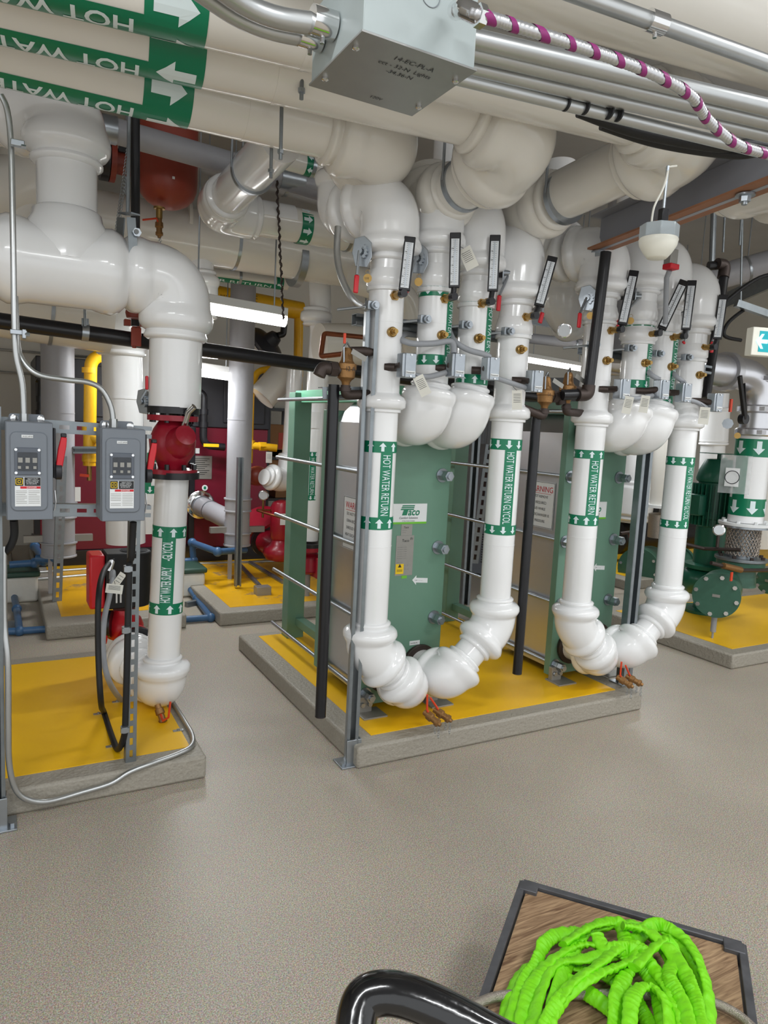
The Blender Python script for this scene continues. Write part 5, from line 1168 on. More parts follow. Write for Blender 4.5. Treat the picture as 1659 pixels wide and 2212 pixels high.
# grey electrical cabinet and pipe stand seen between the exchangers
t = thing('electrical_cabinet', 'tall grey electrical cabinet with louvres between the exchangers', 'cabinet', (4.2, 6.1, 0))
ax = (G(1070, 1272)-G(985, 1205)).normalized(); ax = Vec((.38, -.92, 0)).normalized()
base = G(1030, 1245); nx = Vec((ax.y, -ax.x, 0)); nx = nx if nx.x < 0 else -nx
obj('cabinet_body', MB().box(base-nx*.25+Z_*1.03, (1.9, .5, 2.0), (ax, nx, Z_)), GREYB, t, bev=.006)
obj('plinth', MB().box(base-nx*.27+Z_*.04, (1.86, .44, .08), (ax, nx, Z_)), DARK, t)
for k in (-.32, .32): obj('cabinet_door', MB().box(base+nx*.006+ax*k+Z_*1.25, (.6, .012, 1.5), (ax, nx, Z_)), GREYB, t, bev=.003)
lv = MB()
for c_ in (-.3, -.12, .1, .28):
    for i in range(12): lv.box(base+nx*.003+ax*c_+Z_*(.16+.026*i), (.13, .006, .010), (ax, nx, Z_))
obj('louvres', lv, DARK, t, smooth=0)
o = obj('black_drain_pipe', MB().tube(smoothpath([V(985, 900, 4.6), V(978, 1262, 4.6), V(955, 1272, 4.6)], .06), .04, 18), BLACKP); tag(o, 'black pipe with iron elbow behind the bolts of the left exchanger', 'pipe')
strut('upright strut channel standing in front of the grey cabinet', G(1003, 1305), G(1003, 1305)+Z_*1.75, .07, False, 'galvanised strut members', (-.3, -1, 0))

# blue plastic drain line and neutraliser bins
def blue(label, pts, r=.024, joints=()):
    t = thing('blue_drain_line', label, 'pipe', pts[0], 'blue plastic drain lines'); pipe(t, pts, r, BLUE, 'pipe', .02, 16)
    for p in pts[1:-1]: obj('joint', MB().ball(p, r*1.45, n=14, m=8), BLUE, t)
    return t
blue('blue plastic pipe lying along the floor behind the left pump pad', [G(-40, 1367, .03), G(42, 1363, .03), G(330, 1343, .03), G(455, 1334, .03), G(425, 1293, .03), V(403, 1262, G(403, 1275, .03).y), V(398, 1240, G(403, 1275, .03).y)])
blue('blue plastic pipe rising from the floor line to the left bin', [G(42, 1363, .03), G(36, 1315, .03), G(30, 1285, .05), V(22, 1262, G(22, 1290, .03).y)])
blue('blue plastic pipe in front of the right maroon boiler', [V(385, 1213, 6.2), V(418, 1211, 6.2), V(415, 1172, 6.2), V(470, 1192, 5.7), V(530, 1188, 5.9)], .028)
blue('blue plastic pipe in front of the left maroon boiler', [V(20, 1220, 6.0), V(75, 1216, 6.0), V(95, 1212, 6.0), V(75, 1180, 6.5), V(73, 1172, 6.6)], .028)
blue('short blue pipe linking flue drain and left boiler line', [V(78, 1206, 5.9), V(122, 1208, 5.85)], .03)
for px, w_, nm in ((30, .26, 'at the left photo edge'), (403, .22, 'right of the left supply pipe')):
    b = G(px, 1300 if px < 100 else 1287, 0); b.y += .1
    t = thing('neutraliser_bin', 'white plastic bin with dark green lid '+nm, 'bin', b, 'condensate bins')
    obj('bin_body', MB().tube([b+Z_*.01, b+Z_*.17], [w_*.62, w_*.72], 4), BINW, t, bev=.01) if 0 else obj('bin_body', MB().box(b+Z_*.10, (w_*1.3, .3, .2)), BINW, t, bev=.02)
    obj('bin_lid', MB().box(b+Z_*.222, (w_*1.42, .34, .045)), mat('bin_lid_green', srgb(48, 78, 66), .5) if px < 100 else bpy.data.materials['bin_lid_green'], t, bev=.015)
for (p, q, nm) in ((G(-20, 1352, .02), G(33, 1348, .02), 'under the blue pipe at the left photo edge'), (G(402, 1306, .02), G(452, 1296, .02), 'under the blue pipe right of the supply pipe')):
    tag(obj('strut_block', MB().bar(p, q, .04, .04), STRUT), 'short strut block lying '+nm, 'strut')
for (a, b, nm) in ((G(70, 1232, .13), G(380, 1212, .13), 'upper'), (G(70, 1247, .13), G(380, 1222, .13), 'lower')):
    tag(obj('floor_conduit', MB().tube([a-Z_*.02, b-Z_*.02], .014, 12), EMT), nm+' of two steel conduits lying before the left boiler', 'conduit', 'conduits on the boiler pads')
tag(obj('floor_conduit', MB().tube([G(415, 1218, .11), G(600, 1212, .11)], .013, 12), EMT), 'steel conduit lying before the boiler with the certificate sheet', 'conduit', 'conduits on the boiler pads')
tag(obj('floor_conduit', MB().tube([G(520, 1222, .115), G(563, 1268, .115)], .02, 12), STRUT), 'grey conduit running to a small junction box on the yellow pad', 'conduit')
tag(obj('floor_conduit', MB().tube([G(540, 1215, .115), G(612, 1258, .115)], .02, 12), STRUT), 'grey conduit running on the yellow pad towards the exchanger column', 'conduit')
tag(obj('outlet_box', MB().box(G(567, 1275, .135), (.12, .09, .07)), PLATE, bev=.003), 'small steel junction box on the yellow pad left of the exchanger', 'junction box')

# ============================================================ OVERHEAD ELECTRICAL
B = [G(765, 62, 2.1), G(1028, 135, 2.1), G(935, 250, 2.1), G(678, 205, 2.1)]
bx0, bx1, by0, by1 = .497, .712, 1.05, 1.262
t = thing('junction_box', 'grey steel junction box under the ceiling with handwriting on its cover', 'junction box', ((bx0+bx1)/2, (by0+by1)/2, 2.1))
obj('box_body', MB().box(((bx0+bx1)/2, (by0+by1)/2, 2.16), (bx1-bx0-.006, by1-by0-.006, .12)), mat('box_paint', srgb(168, 178, 178), .35), t, bev=.002)
cv = obj('cover_plate', MB().box(((bx0+bx1)/2, (by0+by1)/2, 2.098), (bx1-bx0, by1-by0, .003)), mat('cover_paint', srgb(150, 150, 148), .3, .3), t)
for x in (bx0+.012, bx1-.012):
    for y in (by0+.045, by1-.045): obj('cover_screw', MB().lathe((x, y, 2.0965), -Z_, [(0, .006), (.004, .006), (.006, .003)], 14), CHROME, t)
kk = MB()
for x in (bx0+.075, bx0+.12): torus(kk, (x, by0-.0005+.003, 2.185), Y_, .017, .0009, 24, 6)
obj('knockout', kk, STRUT, t)
mb = MB(); cxx = (bx0+bx1)/2; tx = lambda s, x, y, sz: flat_text(mb, s, sz, (x, y, 2.0962), X_, -Y_, .95)
tx('14-EC-PL-A', cxx-.03, by0+.045, .017); tx('cct - 32-N  Lights', cxx-.045, by0+.068, .015); tx('-34,36-N', cxx-.02, by0+.088, .015); tx('120V', cxx-.0, by1-.025, .013)
obj('marker_writing', mb, BLK, cv, smooth=0)
def conduit(label, pts, r, group='steel conduits at the junction box', bend=.15, m=EMT, coup=()):
    t = thing('conduit', label, 'conduit', pts[0], group); pipe(t, pts, r, m, 'tube', bend, 20)
    for p, d in coup: mb = MB(); d = Vec(d).normalized(); mb.lathe(Vec(p)-Vec(d)*.02, d, [(0, r), (0, r*1.3), (.04, r*1.3), (.04, r)], 20); mb.cyl(Vec(p)-Z_*r*.8, Vec(p)-Z_*r*1.9, .004, 8); obj('coupling', mb, CHROME, t)
    return t
# right-going runs: all leave the box along its far face, side by side
for k, (p, q, y, z) in enumerate([((1030, 85), (1659, 232), 0, 2.17), ((1025, 112), (1659, 262), 0, 2.165), ((1010, 142), (1659, 290), 0, 2.16), ((1000, 172), (1659, 332), 0, 2.14)]):
    a, b = G(*p, z+.02), G(*q, z+.02); d = (b-a).normalized()
    conduit('%s of four steel conduits running right from the junction box' % ['nearest', 'second nearest', 'third nearest', 'farthest'][k], [a-d*.25 if k else a-d*.02, b+d*1.0], .0125 if k == 3 else .0165)
for k, (p, c, q) in enumerate([((700, 50), (560, 35), (430, -60)), ((690, 88), (540, 60), (390, -45))]):
    a, b, e = G(*p, 2.15), G(*c, 2.15), G(*q, 2.16)
    conduit('%s steel conduit bending left from the junction box' % ['thicker', 'thinner'][k], [Vec((bx0, a.y, 2.15)), b, e], .017-.003*k, bend=.2, coup=[((bx0-.02, a.y, 2.15), X_)])
conduit('bright conduit crossing the top right corner with a set screw coupling', [G(1190, -32, 2.3), G(1659, 136, 2.3)+(G(1659, 136, 2.3)-G(1190, -32, 2.3))*.3], .015, coup=[(G(1417, 48, 2.3), G(1659, 136, 2.3)-G(1190, -32, 2.3))])
# striped armoured cable
pts = [G(985, 22, 2.13), G(1035, 32, 2.1), G(1110, 55, 2.1), G(1250, 100, 2.1), G(1400, 155, 2.1), G(1490, 205, 2.09), G(1530, 260, 2.07), G(1590, 310, 2.05), G(1659, 333, 2.05), G(1750, 350, 2.05)]
cp = curve(pts, 26); cp = resample(cp, .0025); rr_ = [.0088*(1+.05*math.sin(i*1.6)) for i in range(len(cp))]
t = obj('armoured_cable', MB().tube(cp, rr_, 12), ARMOUR); tag(t, 'armoured cable with purple stripes leaving the junction box', 'cable')
al = MB()
for i in range(14, len(cp)-30, 26):
    vs = []; fs = []; NQ = 20
    for q in range(NQ+1):
        th = 2*PI*q/NQ
        for e_ in (0, 1, 2, 3, 4):
            kf = i+4+e_*1.75+4.5*math.sin(th); k0 = int(kf); p = lerp(cp[k0], cp[k0+1], kf-k0); d, u, v = frame(cp[k0+1]-cp[k0])
            vs.append(p+(u*math.cos(th)+v*math.sin(th))*.0096)
    for q in range(NQ):
        for e_ in range(4): fs.append((q*5+e_, q*5+e_+1, q*5+6+e_, q*5+5+e_))
    obj('purple_stripe', MB().add(vs, fs), PURPLE, t)
obj('elbow_connector', MB().tube(smoothpath([G(985, 22, 2.16), G(1000, 18, 2.12), G(1040, 36, 2.1)], .02), .014, 16).hexa(G(1030, 32, 2.1), X_, .016, .012), CHROME, t)
for k, (a, b, lb) in enumerate([((1250, 240), (1659, 318), 'upper'), ((1300, 268), (1700, 330), 'lower')]):
    A_, B_ = G(*a, 2.2), G(*b, 2.2)
    cable('%s of two black flexible cables tied under the steel conduits' % lb, [A_, lerp(A_, B_, .3)-Z_*.02, lerp(A_, B_, .7)-Z_*.02, B_, B_+X_*.4], .013, RUBBER, 'cable', 'cable', 'black cables under the conduits', 8, 12)
for k, (px, py) in enumerate([(1222, 224), (1263, 232), (1315, 242), (1335, 247)]):
    c = G(px, py, 2.16); mb = MB(); ring(mb, c, X_, .0128, .004, .0016, 20); o = obj('cable_tie', mb, BLK); tag(o, 'black cable tie on the farthest conduit, %s from the box' % ['first', 'second', 'third', 'fourth'][k], 'cable tie', 'black cable ties')

# steel beam with primer flange
a, b = G(1290, 540, 2.4), G(1659, 398, 2.4); d = (b-a).normalized(); s = d.cross(Z_).normalized(); s = s if s.x < 0 else -s
t = thing('steel_beam', 'dark grey steel beam with rusty bottom flange crossing at right', 'steel beam', (a+b)/2)
e = b+d*1.4; wv = .06
obj('web', MB().bar(a-s*wv*.2+Z_*.075, e-s*wv*.2+Z_*.075, .008, .14), BEAMM, t); obj('top_flange', MB().bar(a+Z_*.15, e+Z_*.15, .10, .008), BEAMM, t)
obj('bottom_flange', MB().bar(a, e, .11, .009), PRIMER, t, label='rust coloured bottom flange'); obj('centre_slot', MB().bar(a-Z_*.0052, e-Z_*.0052, .022, .002), BEAMM, t)
for px, py in ((1293, 543), (1610, 420)):
    c = G(px, py, 2.392); o = obj('hex_bolt', MB().cyl(c, c-Z_*.006, .034, 24).hexa(c-Z_*.006, -Z_, .02, .02).cyl(c-Z_*.02, c-Z_*.036, .010, 12), ZINC, t)
# ceiling sensor
c = V(1420, 545, 1.5); t = thing('ceiling_sensor', 'cream round sensor with clear box hanging from a rod before the beam', 'sensor', c, None)
obj('sensor_dome', MB().lathe(c+Z_*.038, -Z_, [(0, .053), (.004, .055), (.02, .052), (.04, .04), (.052, .03), (.056, .026)], 36), BONE, t, smooth=50)
obj('clear_box', MB().tube([c+Z_*.038, c+Z_*.075], .055, 8), mat('clear_plastic', srgb(185, 195, 200), .15, alpha=.75), t, bev=.002)
obj('threaded_rod', MB().cyl(c+Vec((.008, 0, .075)), c+Vec((.01, 0, .24)), .0045, 10), ZINC, t)
obj('rod_clip', MB().box(c+Vec((.01, 0, .105)), (.025, .02, .035)), BLACKP, t, bev=.003)
obj('white_wire', MB().tube(curve([c+Vec((-.035, 0, .07)), c+Vec((-.03, 0, .12)), c+Vec((.0, 0, .18)), c+Vec((.012, 0, .23)), c+Vec((.06, .05, .26)), c+Vec((.16, .1, .3))], 6), .003, 8), TAG, t)
t = thing('alarm_strobe', 'small grey box with red front behind the ceiling sensor', 'alarm device', V(1448, 570, 2.4))
c = V(1448, 570, 2.4); obj('back_box', MB().box(c+Z_*.03, (.05, .04, .07)), PLATE, t, bev=.003); obj('red_front', MB().box(c-Z_*.015+Y_*-.005, (.06, .05, .025)), DANGER, t, bev=.004)
obj('rod', MB().cyl(c+Z_*.06, Vec((c.x, c.y, 3.7)), .005, 8), ZINC, t); obj('grey_conduit', MB().tube([c-Z_*.03, V(1440, 600, 2.42), V(1437, 700, 2.45)], .012, 12), GREYC, t)

# exit sign
c = V(1648, 738, 1.9); n = (EYE-c).normalized(); n = Vec((-.35, -.94, -.0)).normalized(); u = n.cross(Z_)*-1
t = thing('exit_sign', 'lit teal exit sign with white left arrow at the right edge', 'exit sign', c+Z_*.1)
w_ = .30; cc = c+u*(.10)
obj('sign_housing', MB().box(cc+n*-.02, (w_, .045, .115), (u, n, Z_)), BONE, t, bev=.003)
pn = obj('lit_panel', MB().box(cc+n*.003+u*.01, (w_-.04, .003, .085), (u, n, Z_)), TEAL, t, smooth=0)
ax_ = c+n*.0055-u*.012
mb = MB().prism([(-.022, 0), (.0, .03), (.012, .03), (.0, .008), (.03, .008), (.03, -.008), (.0, -.008), (.012, -.03), (.0, -.03)], ax_, u, Z_, .001); obj('arrow', mb, TEALW, pn, smooth=0)
obj('sign_hanger', MB().cyl(cc+Z_*.055, cc+Z_*.5, .006, 10), ZINC, t)

# overhead tray and struts at far right
tray = thing('cable_tray', 'grey cable tray and channel behind the exit sign', 'cable tray', V(1600, 620, 4.0))
obj('side_rail', MB().bar(V(1545, 660, 4.0), V(1700, 590, 3.4), .03, .12), STRUT, tray); obj('cross_rail', MB().bar(V(1590, 655, 3.6), V(1720, 700, 3.4), .05, .05), STRUT, tray)
obj('wall_rail', MB().bar(V(1140, 690, 5.8), V(1300, 715, 5.8), .05, .09), STRUT, tray)
for px, yb in ((1538, 565), (1562, 545), (1600, 650), (1598, 530)): obj('drop_rod', MB().cyl(V(px+4, 455, 3.6), V(px, yb, 3.6), .008 if px != 1538 else .022, 10), STRUT, tray)
cable('dark cable arc looping behind the right thermometers', [V(1530, 700, 3.6), V(1570, 650, 3.6), V(1640, 600, 3.5), V(1700, 590, 3.4)], .014, RUBBER, 'cable', 'cable')
cable('second dark cable arc below the first, right side', [V(1620, 660, 3.6), V(1575, 695, 3.6), V(1565, 725, 3.6), V(1600, 735, 3.6)], .014, RUBBER, 'cable', 'cable')
plain('grey pipe crossing behind the right thermometers, high up', [V(1440, 630, 5.0), V(1760, 540, 4.2)], .12, GREYP)
plain('grey insulated pipe bundle between the riser groups near the ceiling', [V(1130, 640, 5.5), V(1300, 660, 5.5)], .12, GREYP)
plain('grey pipe high behind the right risers', [V(1180, 560, 5.2), V(1330, 590, 5.2)], .16, GREYP)
plain('grey pipe bundle lower between the riser groups', [V(1120, 728, 5.6), V(1330, 752, 5.6)], .05, GREYP)

# ============================================================ RIGHT SIDE PUMPS
def green_pump(label, M_, D, Vc, k=1., full=True):
    t = thing('end_suction_pump', label, 'pump', (M_.x, M_.y, .1), 'green pumps')
    x, y = M_.x, M_.y
    zt = M_.z
    obj('motor', MB().lathe((x, y, zt-.34*k), Z_, [(0, .10*k), (.02, .12*k), (.33*k, .125*k), (.34*k, .14*k), (.36*k, .145*k), (.42*k, .13*k), (.5*k, .09*k), (.505*k, .02)], 36), DGREEN, t)
    for q in range(30):
        a = 2*PI*q/30; dr = Vec((math.cos(a), math.sin(a), 0)); obj('cooling_fin', MB().box(Vec((x, y, zt-.17*k))+dr*.14*k, (.045*k, .008, .3*k), (dr, Z_.cross(dr), Z_)), DGREEN, t, smooth=0) if q % 1 == 0 and a > 1.9 and a < 5.9 else None
    obj('fan_cap', MB().cyl((x, y, zt+.2*k), (x, y, zt+.205*k), .14*k, 28).cyl((x, y, zt+.15*k), (x, y, zt+.2*k), .02, 12), DGREEN, t)
    obj('terminal_box', MB().box((x-.185*k, y+.02, zt-.17*k), (.07*k, .12*k, .15*k)), DGREEN, t, bev=.01)
    obj('pedestal', MB().lathe((x, y, .42*k), Z_, [(0, .17*k), (.03, .17*k), (.04, .11*k), (.36*k, .11*k), (.37*k, .13*k), (.42*k, .13*k)], 28), DGREEN, t)
    obj('volute', MB().lathe((x, y, .3*k), Z_, [(-.09*k, .06), (-.07*k, .15*k), (0, .19*k), (.08*k, .18*k), (.12*k, .12*k)], 32), DGREEN, t, smooth=50)
    obj('pump_foot', MB().lathe((x, y, .1), Z_, [(0, .16*k), (.025, .16*k), (.03, .08*k), (.16*k, .06*k)], 24), DGREEN, t)
    return t
M1 = V(1545, 1080, 3.75); M1.z = V(1550, 1040, 3.75).z
p = green_pump('green vertical motor pump beside the round green diffuser at right', M1, None, None, 1.12)
def diffuser(label, c, r, L, d, kids=True):
    c = Vec(c); d = Vec(d).normalized(); t = thing('suction_diffuser', label, 'valve', c, 'green suction diffusers')
    obj('body', MB().lathe(c, d, [(.03, r*.9), (.04, r*.93), (L*.7, r*.9), (L*.85, r*.6), (L, r*.55)], 36), SDGREEN, t, smooth=50)
    obj('end_cover', MB().lathe(c, d, [(0, r*.98), (.0, r), (.03, r), (.03, r*.9)], 40), SDGREEN, t)
    f, u, v = frame(d)
    for q in range(8): a = q*PI/4+.2; obj('cover_bolt', MB().hexa(c+(u*math.cos(a)+v*math.sin(a))*r*.86-d*.012, d, .016, .02), CHROME, t)
    obj('plate', MB().box(c-d*.002, (.05, .004, .02), (v if abs(v.x) > abs(u.x) else u, d, Z_)), PLATE, t)
    return t
c1 = V(1547, 1287, 3.15); t = diffuser('round green suction diffuser with bolted cover in front of the green pump', c1, V(1547, 1240, 3.15).z-c1.z, .46, (.86, .5, 0))
obj('support_leg', MB().cyl(Vec((c1.x+.05, c1.y+.03, .15)), c1-Z_*.12+Vec((.05, .03, 0)), .02, 16).cyl(Vec((c1.x+.05, c1.y+.03, .1)), Vec((c1.x+.05, c1.y+.03, .16)), .008, 10), GREYC, t)
fx = V(1600, 1210, 3.35)
obj('top_neck', MB().lathe(Vec((fx.x, fx.y, c1.z)), Z_, [(0, .125), (fx.z-c1.z-.05, .11), (fx.z-c1.z-.05, .17), (fx.z-c1.z, .17)], 32), SDGREEN, t)
t = thing('flexible_connector', 'braided steel flexible connector between bolted flanges above the green diffuser', 'flexible connector', fx)
zt = V(1605, 1130, 3.35).z; zb = fx.z
X = fx.x
nb = MB(); nT, nZ = 26, 16; rB = .115
obj('core', MB().cyl((X, fx.y, zb), (X, fx.y, zt), rB*.96, 32), STRUT, t)
bz0, bz1 = zb+.045, zt-.03
for sgn in (-1, 1):
    for q in range(nT):
        P = []
        for i in range(nZ+1):
            a = 2*PI*q/nT+sgn*i/nZ*1.1; rad = rB+.004*math.sin(i*PI*1.0+q)*sgn
            P.append((X+rad*math.cos(a), fx.y+rad*math.sin(a), bz0+(bz1-bz0)*i/nZ))
        nb.tube(P, .0052, 5)
obj('steel_braid', nb, STEELB, t)
for z, m_ in ((zb+.02, STRUT), (zt, PAPER)):
    obj('flange', MB().lathe((X, fx.y, z-.015), Z_, [(0, .1), (0, .185), (.022, .185), (.022, .1)], 40), m_, t, bev=.002)
    for q in range(8): a = q*PI/4+.3; obj('flange_bolt', MB().hexa((X+.155*math.cos(a), fx.y+.155*math.sin(a), z-.03), Z_, .014, .055), IRON if m_ is STRUT else PAPER, t)
obj('upper_ring', MB().lathe((X, fx.y, zt-.03), Z_, [(0, .1), (0, .18), (.014, .18), (.014, .1)], 40), ZINC, t)
# banded white pipe above, grooved aluminium elbow
bz = [V(1620, y, 3.35).z for y in (948, 986, 1075, 1112)]
t = thing('insulated_pipe', 'white pipe with big downward arrow tapes under the aluminium elbow, right edge', 'insulated pipe', (X, fx.y, zt), 'insulated pipes at the green pumps')
obj('pipe_jacket', MB().cyl((X, fx.y, zt+.01), (X, fx.y, bz[0]+.02), .125, 36), WHITE, t)
w = Wrap(t, (X, fx.y, 0), Z_, .125); w.band(bz[1], bz[0], -1, .13); w.band(bz[3], bz[2], -1, .13); w.strip(bz[2], bz[1], -.075, .1); w.done()
z0 = bz[0]+.02
t = thing('grooved_pipe', 'bare aluminium coloured pipe with grooved couplings and elbow below the exit sign', 'pipe', (X, fx.y, z0))
zE = V(1620, 810, 3.35).z
obj('pipe', MB().tube(smoothpath([(X, fx.y, z0), (X, fx.y, zE), (X-.55, fx.y+.1, zE+.02), (X-1.3, fx.y+.3, zE+.04)], .22, 10), .115, 36), ALU, t)
for z in (z0+.03, z0+.20, z0+.42): obj('grooved_coupling', MB().lathe((X, fx.y, z-.03), Z_, [(0, .115), (0, .125), (.012, .14), (.048, .14), (.06, .125), (.06, .115)], 36).box((X-.09, fx.y-.11, z), (.05, .04, .03)), ALU, t)
mb = MB(); mb.lathe((X-.36, fx.y+.06, zE+.01), X_, [(0, .115), (0, .14), (.06, .14), (.06, .115)], 36); obj('grooved_coupling', mb, ALU, t)
t = thing('butterfly_valve_lever', 'black upright valve lever with red grip behind the last riser', 'valve handle', V(1590, 900, 3.1))
c = V(1600, 905, 3.1); obj('valve_hub', MB().cyl(c, c-Y_*.04, .035, 20), BLACKP, t); obj('lever', MB().bar(c-Y_*.03, V(1598, 812, 3.05), .022, .03), BLACKP, t, bev=.003); obj('lever_arm', MB().bar(c-Y_*.03+X_*.02, V(1608, 828, 3.05), .01, .012), BLACKP, t)
obj('red_grip', MB().bar(V(1580, 862, 3.05), V(1577, 890, 3.05), .018, .012), ORANGE, t); obj('zinc_plate', MB().cyl(V(1572, 915, 3.05), V(1572, 915, 3.03), .035, 8), ZINC, t); obj('brass_disc', MB().cyl(V(1593, 941, 3.0), V(1593, 941, 2.997), .02, 20), BRASS, t)
# poly bag with ring taped on the pipe
c = V(1588, 1025, 3.18); n = (EYE-c).normalized(); u = n.cross(Z_).normalized()*-1
t = thing('plastic_bag', 'clear plastic bag with a grey gasket taped to the banded pipe', 'plastic bag', c)
CLEAR = mat('clear_film', srgb(225, 230, 230), .1, alpha=.35)
q = MB(); NN = 10
for i in range(NN+1):
    for j in range(NN+1): q.v.append(tuple(c+u*(.20*(i/NN-.5))+Z_*(.27*(j/NN-.5))+n*(.008*math.sin(i*1.7)*math.cos(j*2.1))))
q.f = [(i*(NN+1)+j, (i+1)*(NN+1)+j, (i+1)*(NN+1)+j+1, i*(NN+1)+j+1) for i in range(NN) for j in range(NN)]
obj('film', q, CLEAR, t, smooth=180); torus(g := MB(), c+Vec((-.03, 0, -.02))-n*.0+n*.016, n, .045, .003, 28, 8); obj('gasket', g, DARK, t); obj('paper_insert', MB().box(c+Vec((-.03, .0, -.02))-n*.012, (.09, .13, .001), (u, Z_, n)), PAPER, t, smooth=0)
t = thing('pressure_gauge', 'round steel pressure gauge left of the braided connector', 'gauge', V(1553, 1145, 3.35)); c = V(1553, 1145, 3.35); n = (EYE-c).normalized()
obj('case', MB().lathe(c, n, [(-.025, .042), (0, .044), (.004, .036)], 28), CHROME, t); obj('dial', MB().cyl(c+n*.002, c+n*.005, .035, 24), FACE, t); obj('stem', MB().cyl(c-Z_*.04, c-Z_*.13, .012, 12), IRON, t)
o = obj('iron_line', MB().tube(smoothpath([V(1480, 1175, 3.5), V(1520, 1185, 3.45), V(1600, 1188, 3.2)], .03), .014, 14), IRON); tag(o, 'thin iron pipe line crossing the green pump below the gauge', 'pipe')
o = obj('iron_line', MB().tube(smoothpath([V(1536, 1216, 3.1), V(1560, 1222, 3.08), V(1600, 1232, 3.08), V(1700, 1232, 3.2)], .03), .014, 14), IRON); tag(o, 'thin iron pipe line crossing in front of the green diffuser neck', 'pipe')
obj('bronze_valve', MB().tube([V(1562, 1222, 3.07), V(1600, 1231, 3.07)], .022, 14), BRONZE, o); obj('orange_lever', MB().bar(V(1581, 1236, 3.04), V(1579, 1255, 3.04), .02, .008), ORANGE, o)
# discharge side of the right pump
c = V(1640, 1320, 3.35); t = diffuser('green flanged pipe spool at the right photo edge', V(1659, 1255, 3.55), .11, .5, (1, 0, 0))

# rear pump partly hidden by strut post
c2 = V(1378, 1228, 5.0); t = diffuser('round green diffuser of the rear pump, left of the strut post', c2, .21, .62, (.9, .42, 0))
t = diffuser('green flange of the rear pump showing right of the last riser', V(1474, 1222, 5.0), .2, .18, (-1, .1, 0))
blob = [V(1350, 1130, 5.9), V(1400, 1125, 5.9), V(1470, 1120, 5.9)]
t = plain('black insulated pipe run behind the rear green pump', [V(1325, 1160, 5.7), V(1500, 1150, 5.7)], .2, BLACKP)
plain('white pipe sleeve behind the right exchanger bolts', [V(1392, 880, 5.6), V(1362, 1128, 5.6)], .17, WHITE, covers=[([V(1375, 1040, 5.6), V(1362, 1125, 5.6)], 1.3, .0)])
A = V(1425, 1090, 5.0)
t = plain('cream pipe with a big down arrow between strut post and last riser', [V(1438, 880, 5.0), A], .1, CREAM, marks=[lambda t: (lambda w: (w.band(.13, .28, -1, .12), w.band(.6, .7, -1, .12), w.done()))(Wrap(t, A, Z_, .1))])
t = thing('flexible_connector', 'rear braided connector behind the last riser of the right group', 'flexible connector', V(1415, 1130, 5.0)); obj('steel_braid', MB().cyl(V(1423, 1110, 5.0), V(1420, 1160, 5.0), .1, 24), STEELB, t)
obj('flange', MB().lathe(V(1424, 1096, 5.0), Z_, [(0, .1), (0, .15), (.03, .15), (.03, .1)], 28), PAPER, t)
A = V(1535, 1070, 4.6)
t = plain('white pipe with upward arrow tapes behind the green motor', [V(1548, 850, 4.6), V(1530, 1105, 4.6)], .115, WHITE, covers=[([V(1546, 880, 4.6), V(1541, 962, 4.6)], 1.15, .0)], marks=[lambda t: (lambda w: (w.band(.06, .14, 1, .1), w.band(.3, .38, 1, .1), w.strip(.14, .3, .06, .07), w.text('CHW', .29, .06, .06, .8, -1, 1), w.done()))(Wrap(t, A, Z_, .117))])
plain('white pipe stub at the right photo edge behind the braided connector', [V(1650, 1180, 4.2), V(1652, 980, 4.2)], .12, WHITE)
tag(obj('black_machine', MB().box(Vec((7.6, 7.9, 1.0)), (2.8, .8, 2.0)), BLACKP, bev=.02), 'dark machine casing far behind the right riser group', 'machine')
o = obj('rear_iron_line', MB().tube([V(1340, 1153, 4.8), V(1375, 1148, 4.8)], .017, 14), IRON); tag(o, 'short iron pipe with bronze valve left of the right strut post', 'pipe'); obj('orange_lever', MB().bar(V(1361, 1152, 4.78), V(1361, 1162, 4.78), .02, .01), ORANGE, o)

# ============================================================ FOREGROUND CART
ZC = .22
q0, q1, q2 = G(1130, 1906, ZC), G(1603, 2042, ZC), G(1050, 2160, ZC)
u = (q1-q0).normalized(); v = Vec((-u.y, u.x, 0)); v = v if v.dot(q2-q0) > 0 else -v
Lw = (q1-q0).length; Ll = 1.05
t = thing('platform_cart', 'flat platform cart with worn plywood deck and scraped grey metal rim', 'cart', q0+u*Lw/2+v*Ll/2-Z_*ZC)
cc = q0+u*Lw/2+v*Ll/2
obj('deck', MB().box(cc-Z_*.014, (Lw-.03, Ll-.03, .02), (u, v, Z_)), WOOD, t, smooth=0)
RIM = mat('scraped_rim', srgb(98, 98, 102), .5, .5, var=.5, scale=22)
rm = MB()
for a_, b_ in ((q0, q0+u*Lw), (q0, q0+v*Ll), (q0+u*Lw, q0+u*Lw+v*Ll), (q0+v*Ll, q0+u*Lw+v*Ll)): rm.bar(a_-Z_*.02, b_-Z_*.02, .02, .05)
obj('metal_rim', rm, RIM, t, bev=.002)
for a_ in (q0+u*.02+v*.02, q0+u*(Lw-.02)+v*.02): obj('corner_plate', MB().box(a_-Z_*.015, (.05, .04, .044), (u, v, Z_)), RIM, t, bev=.002)
for du in (.08, Lw-.08):
    for dv in (.12, Ll-.12):
        p = q0+u*du+v*dv; k = obj('caster', MB().box(p-Z_*(ZC-.13), (.06, .05, .09), (u, v, Z_)), ZINC, t); obj('wheel', MB().cyl(Vec((p.x, p.y, .055))-u*.018, Vec((p.x, p.y, .055))+u*.018, .055, 24), RUBBER, k)
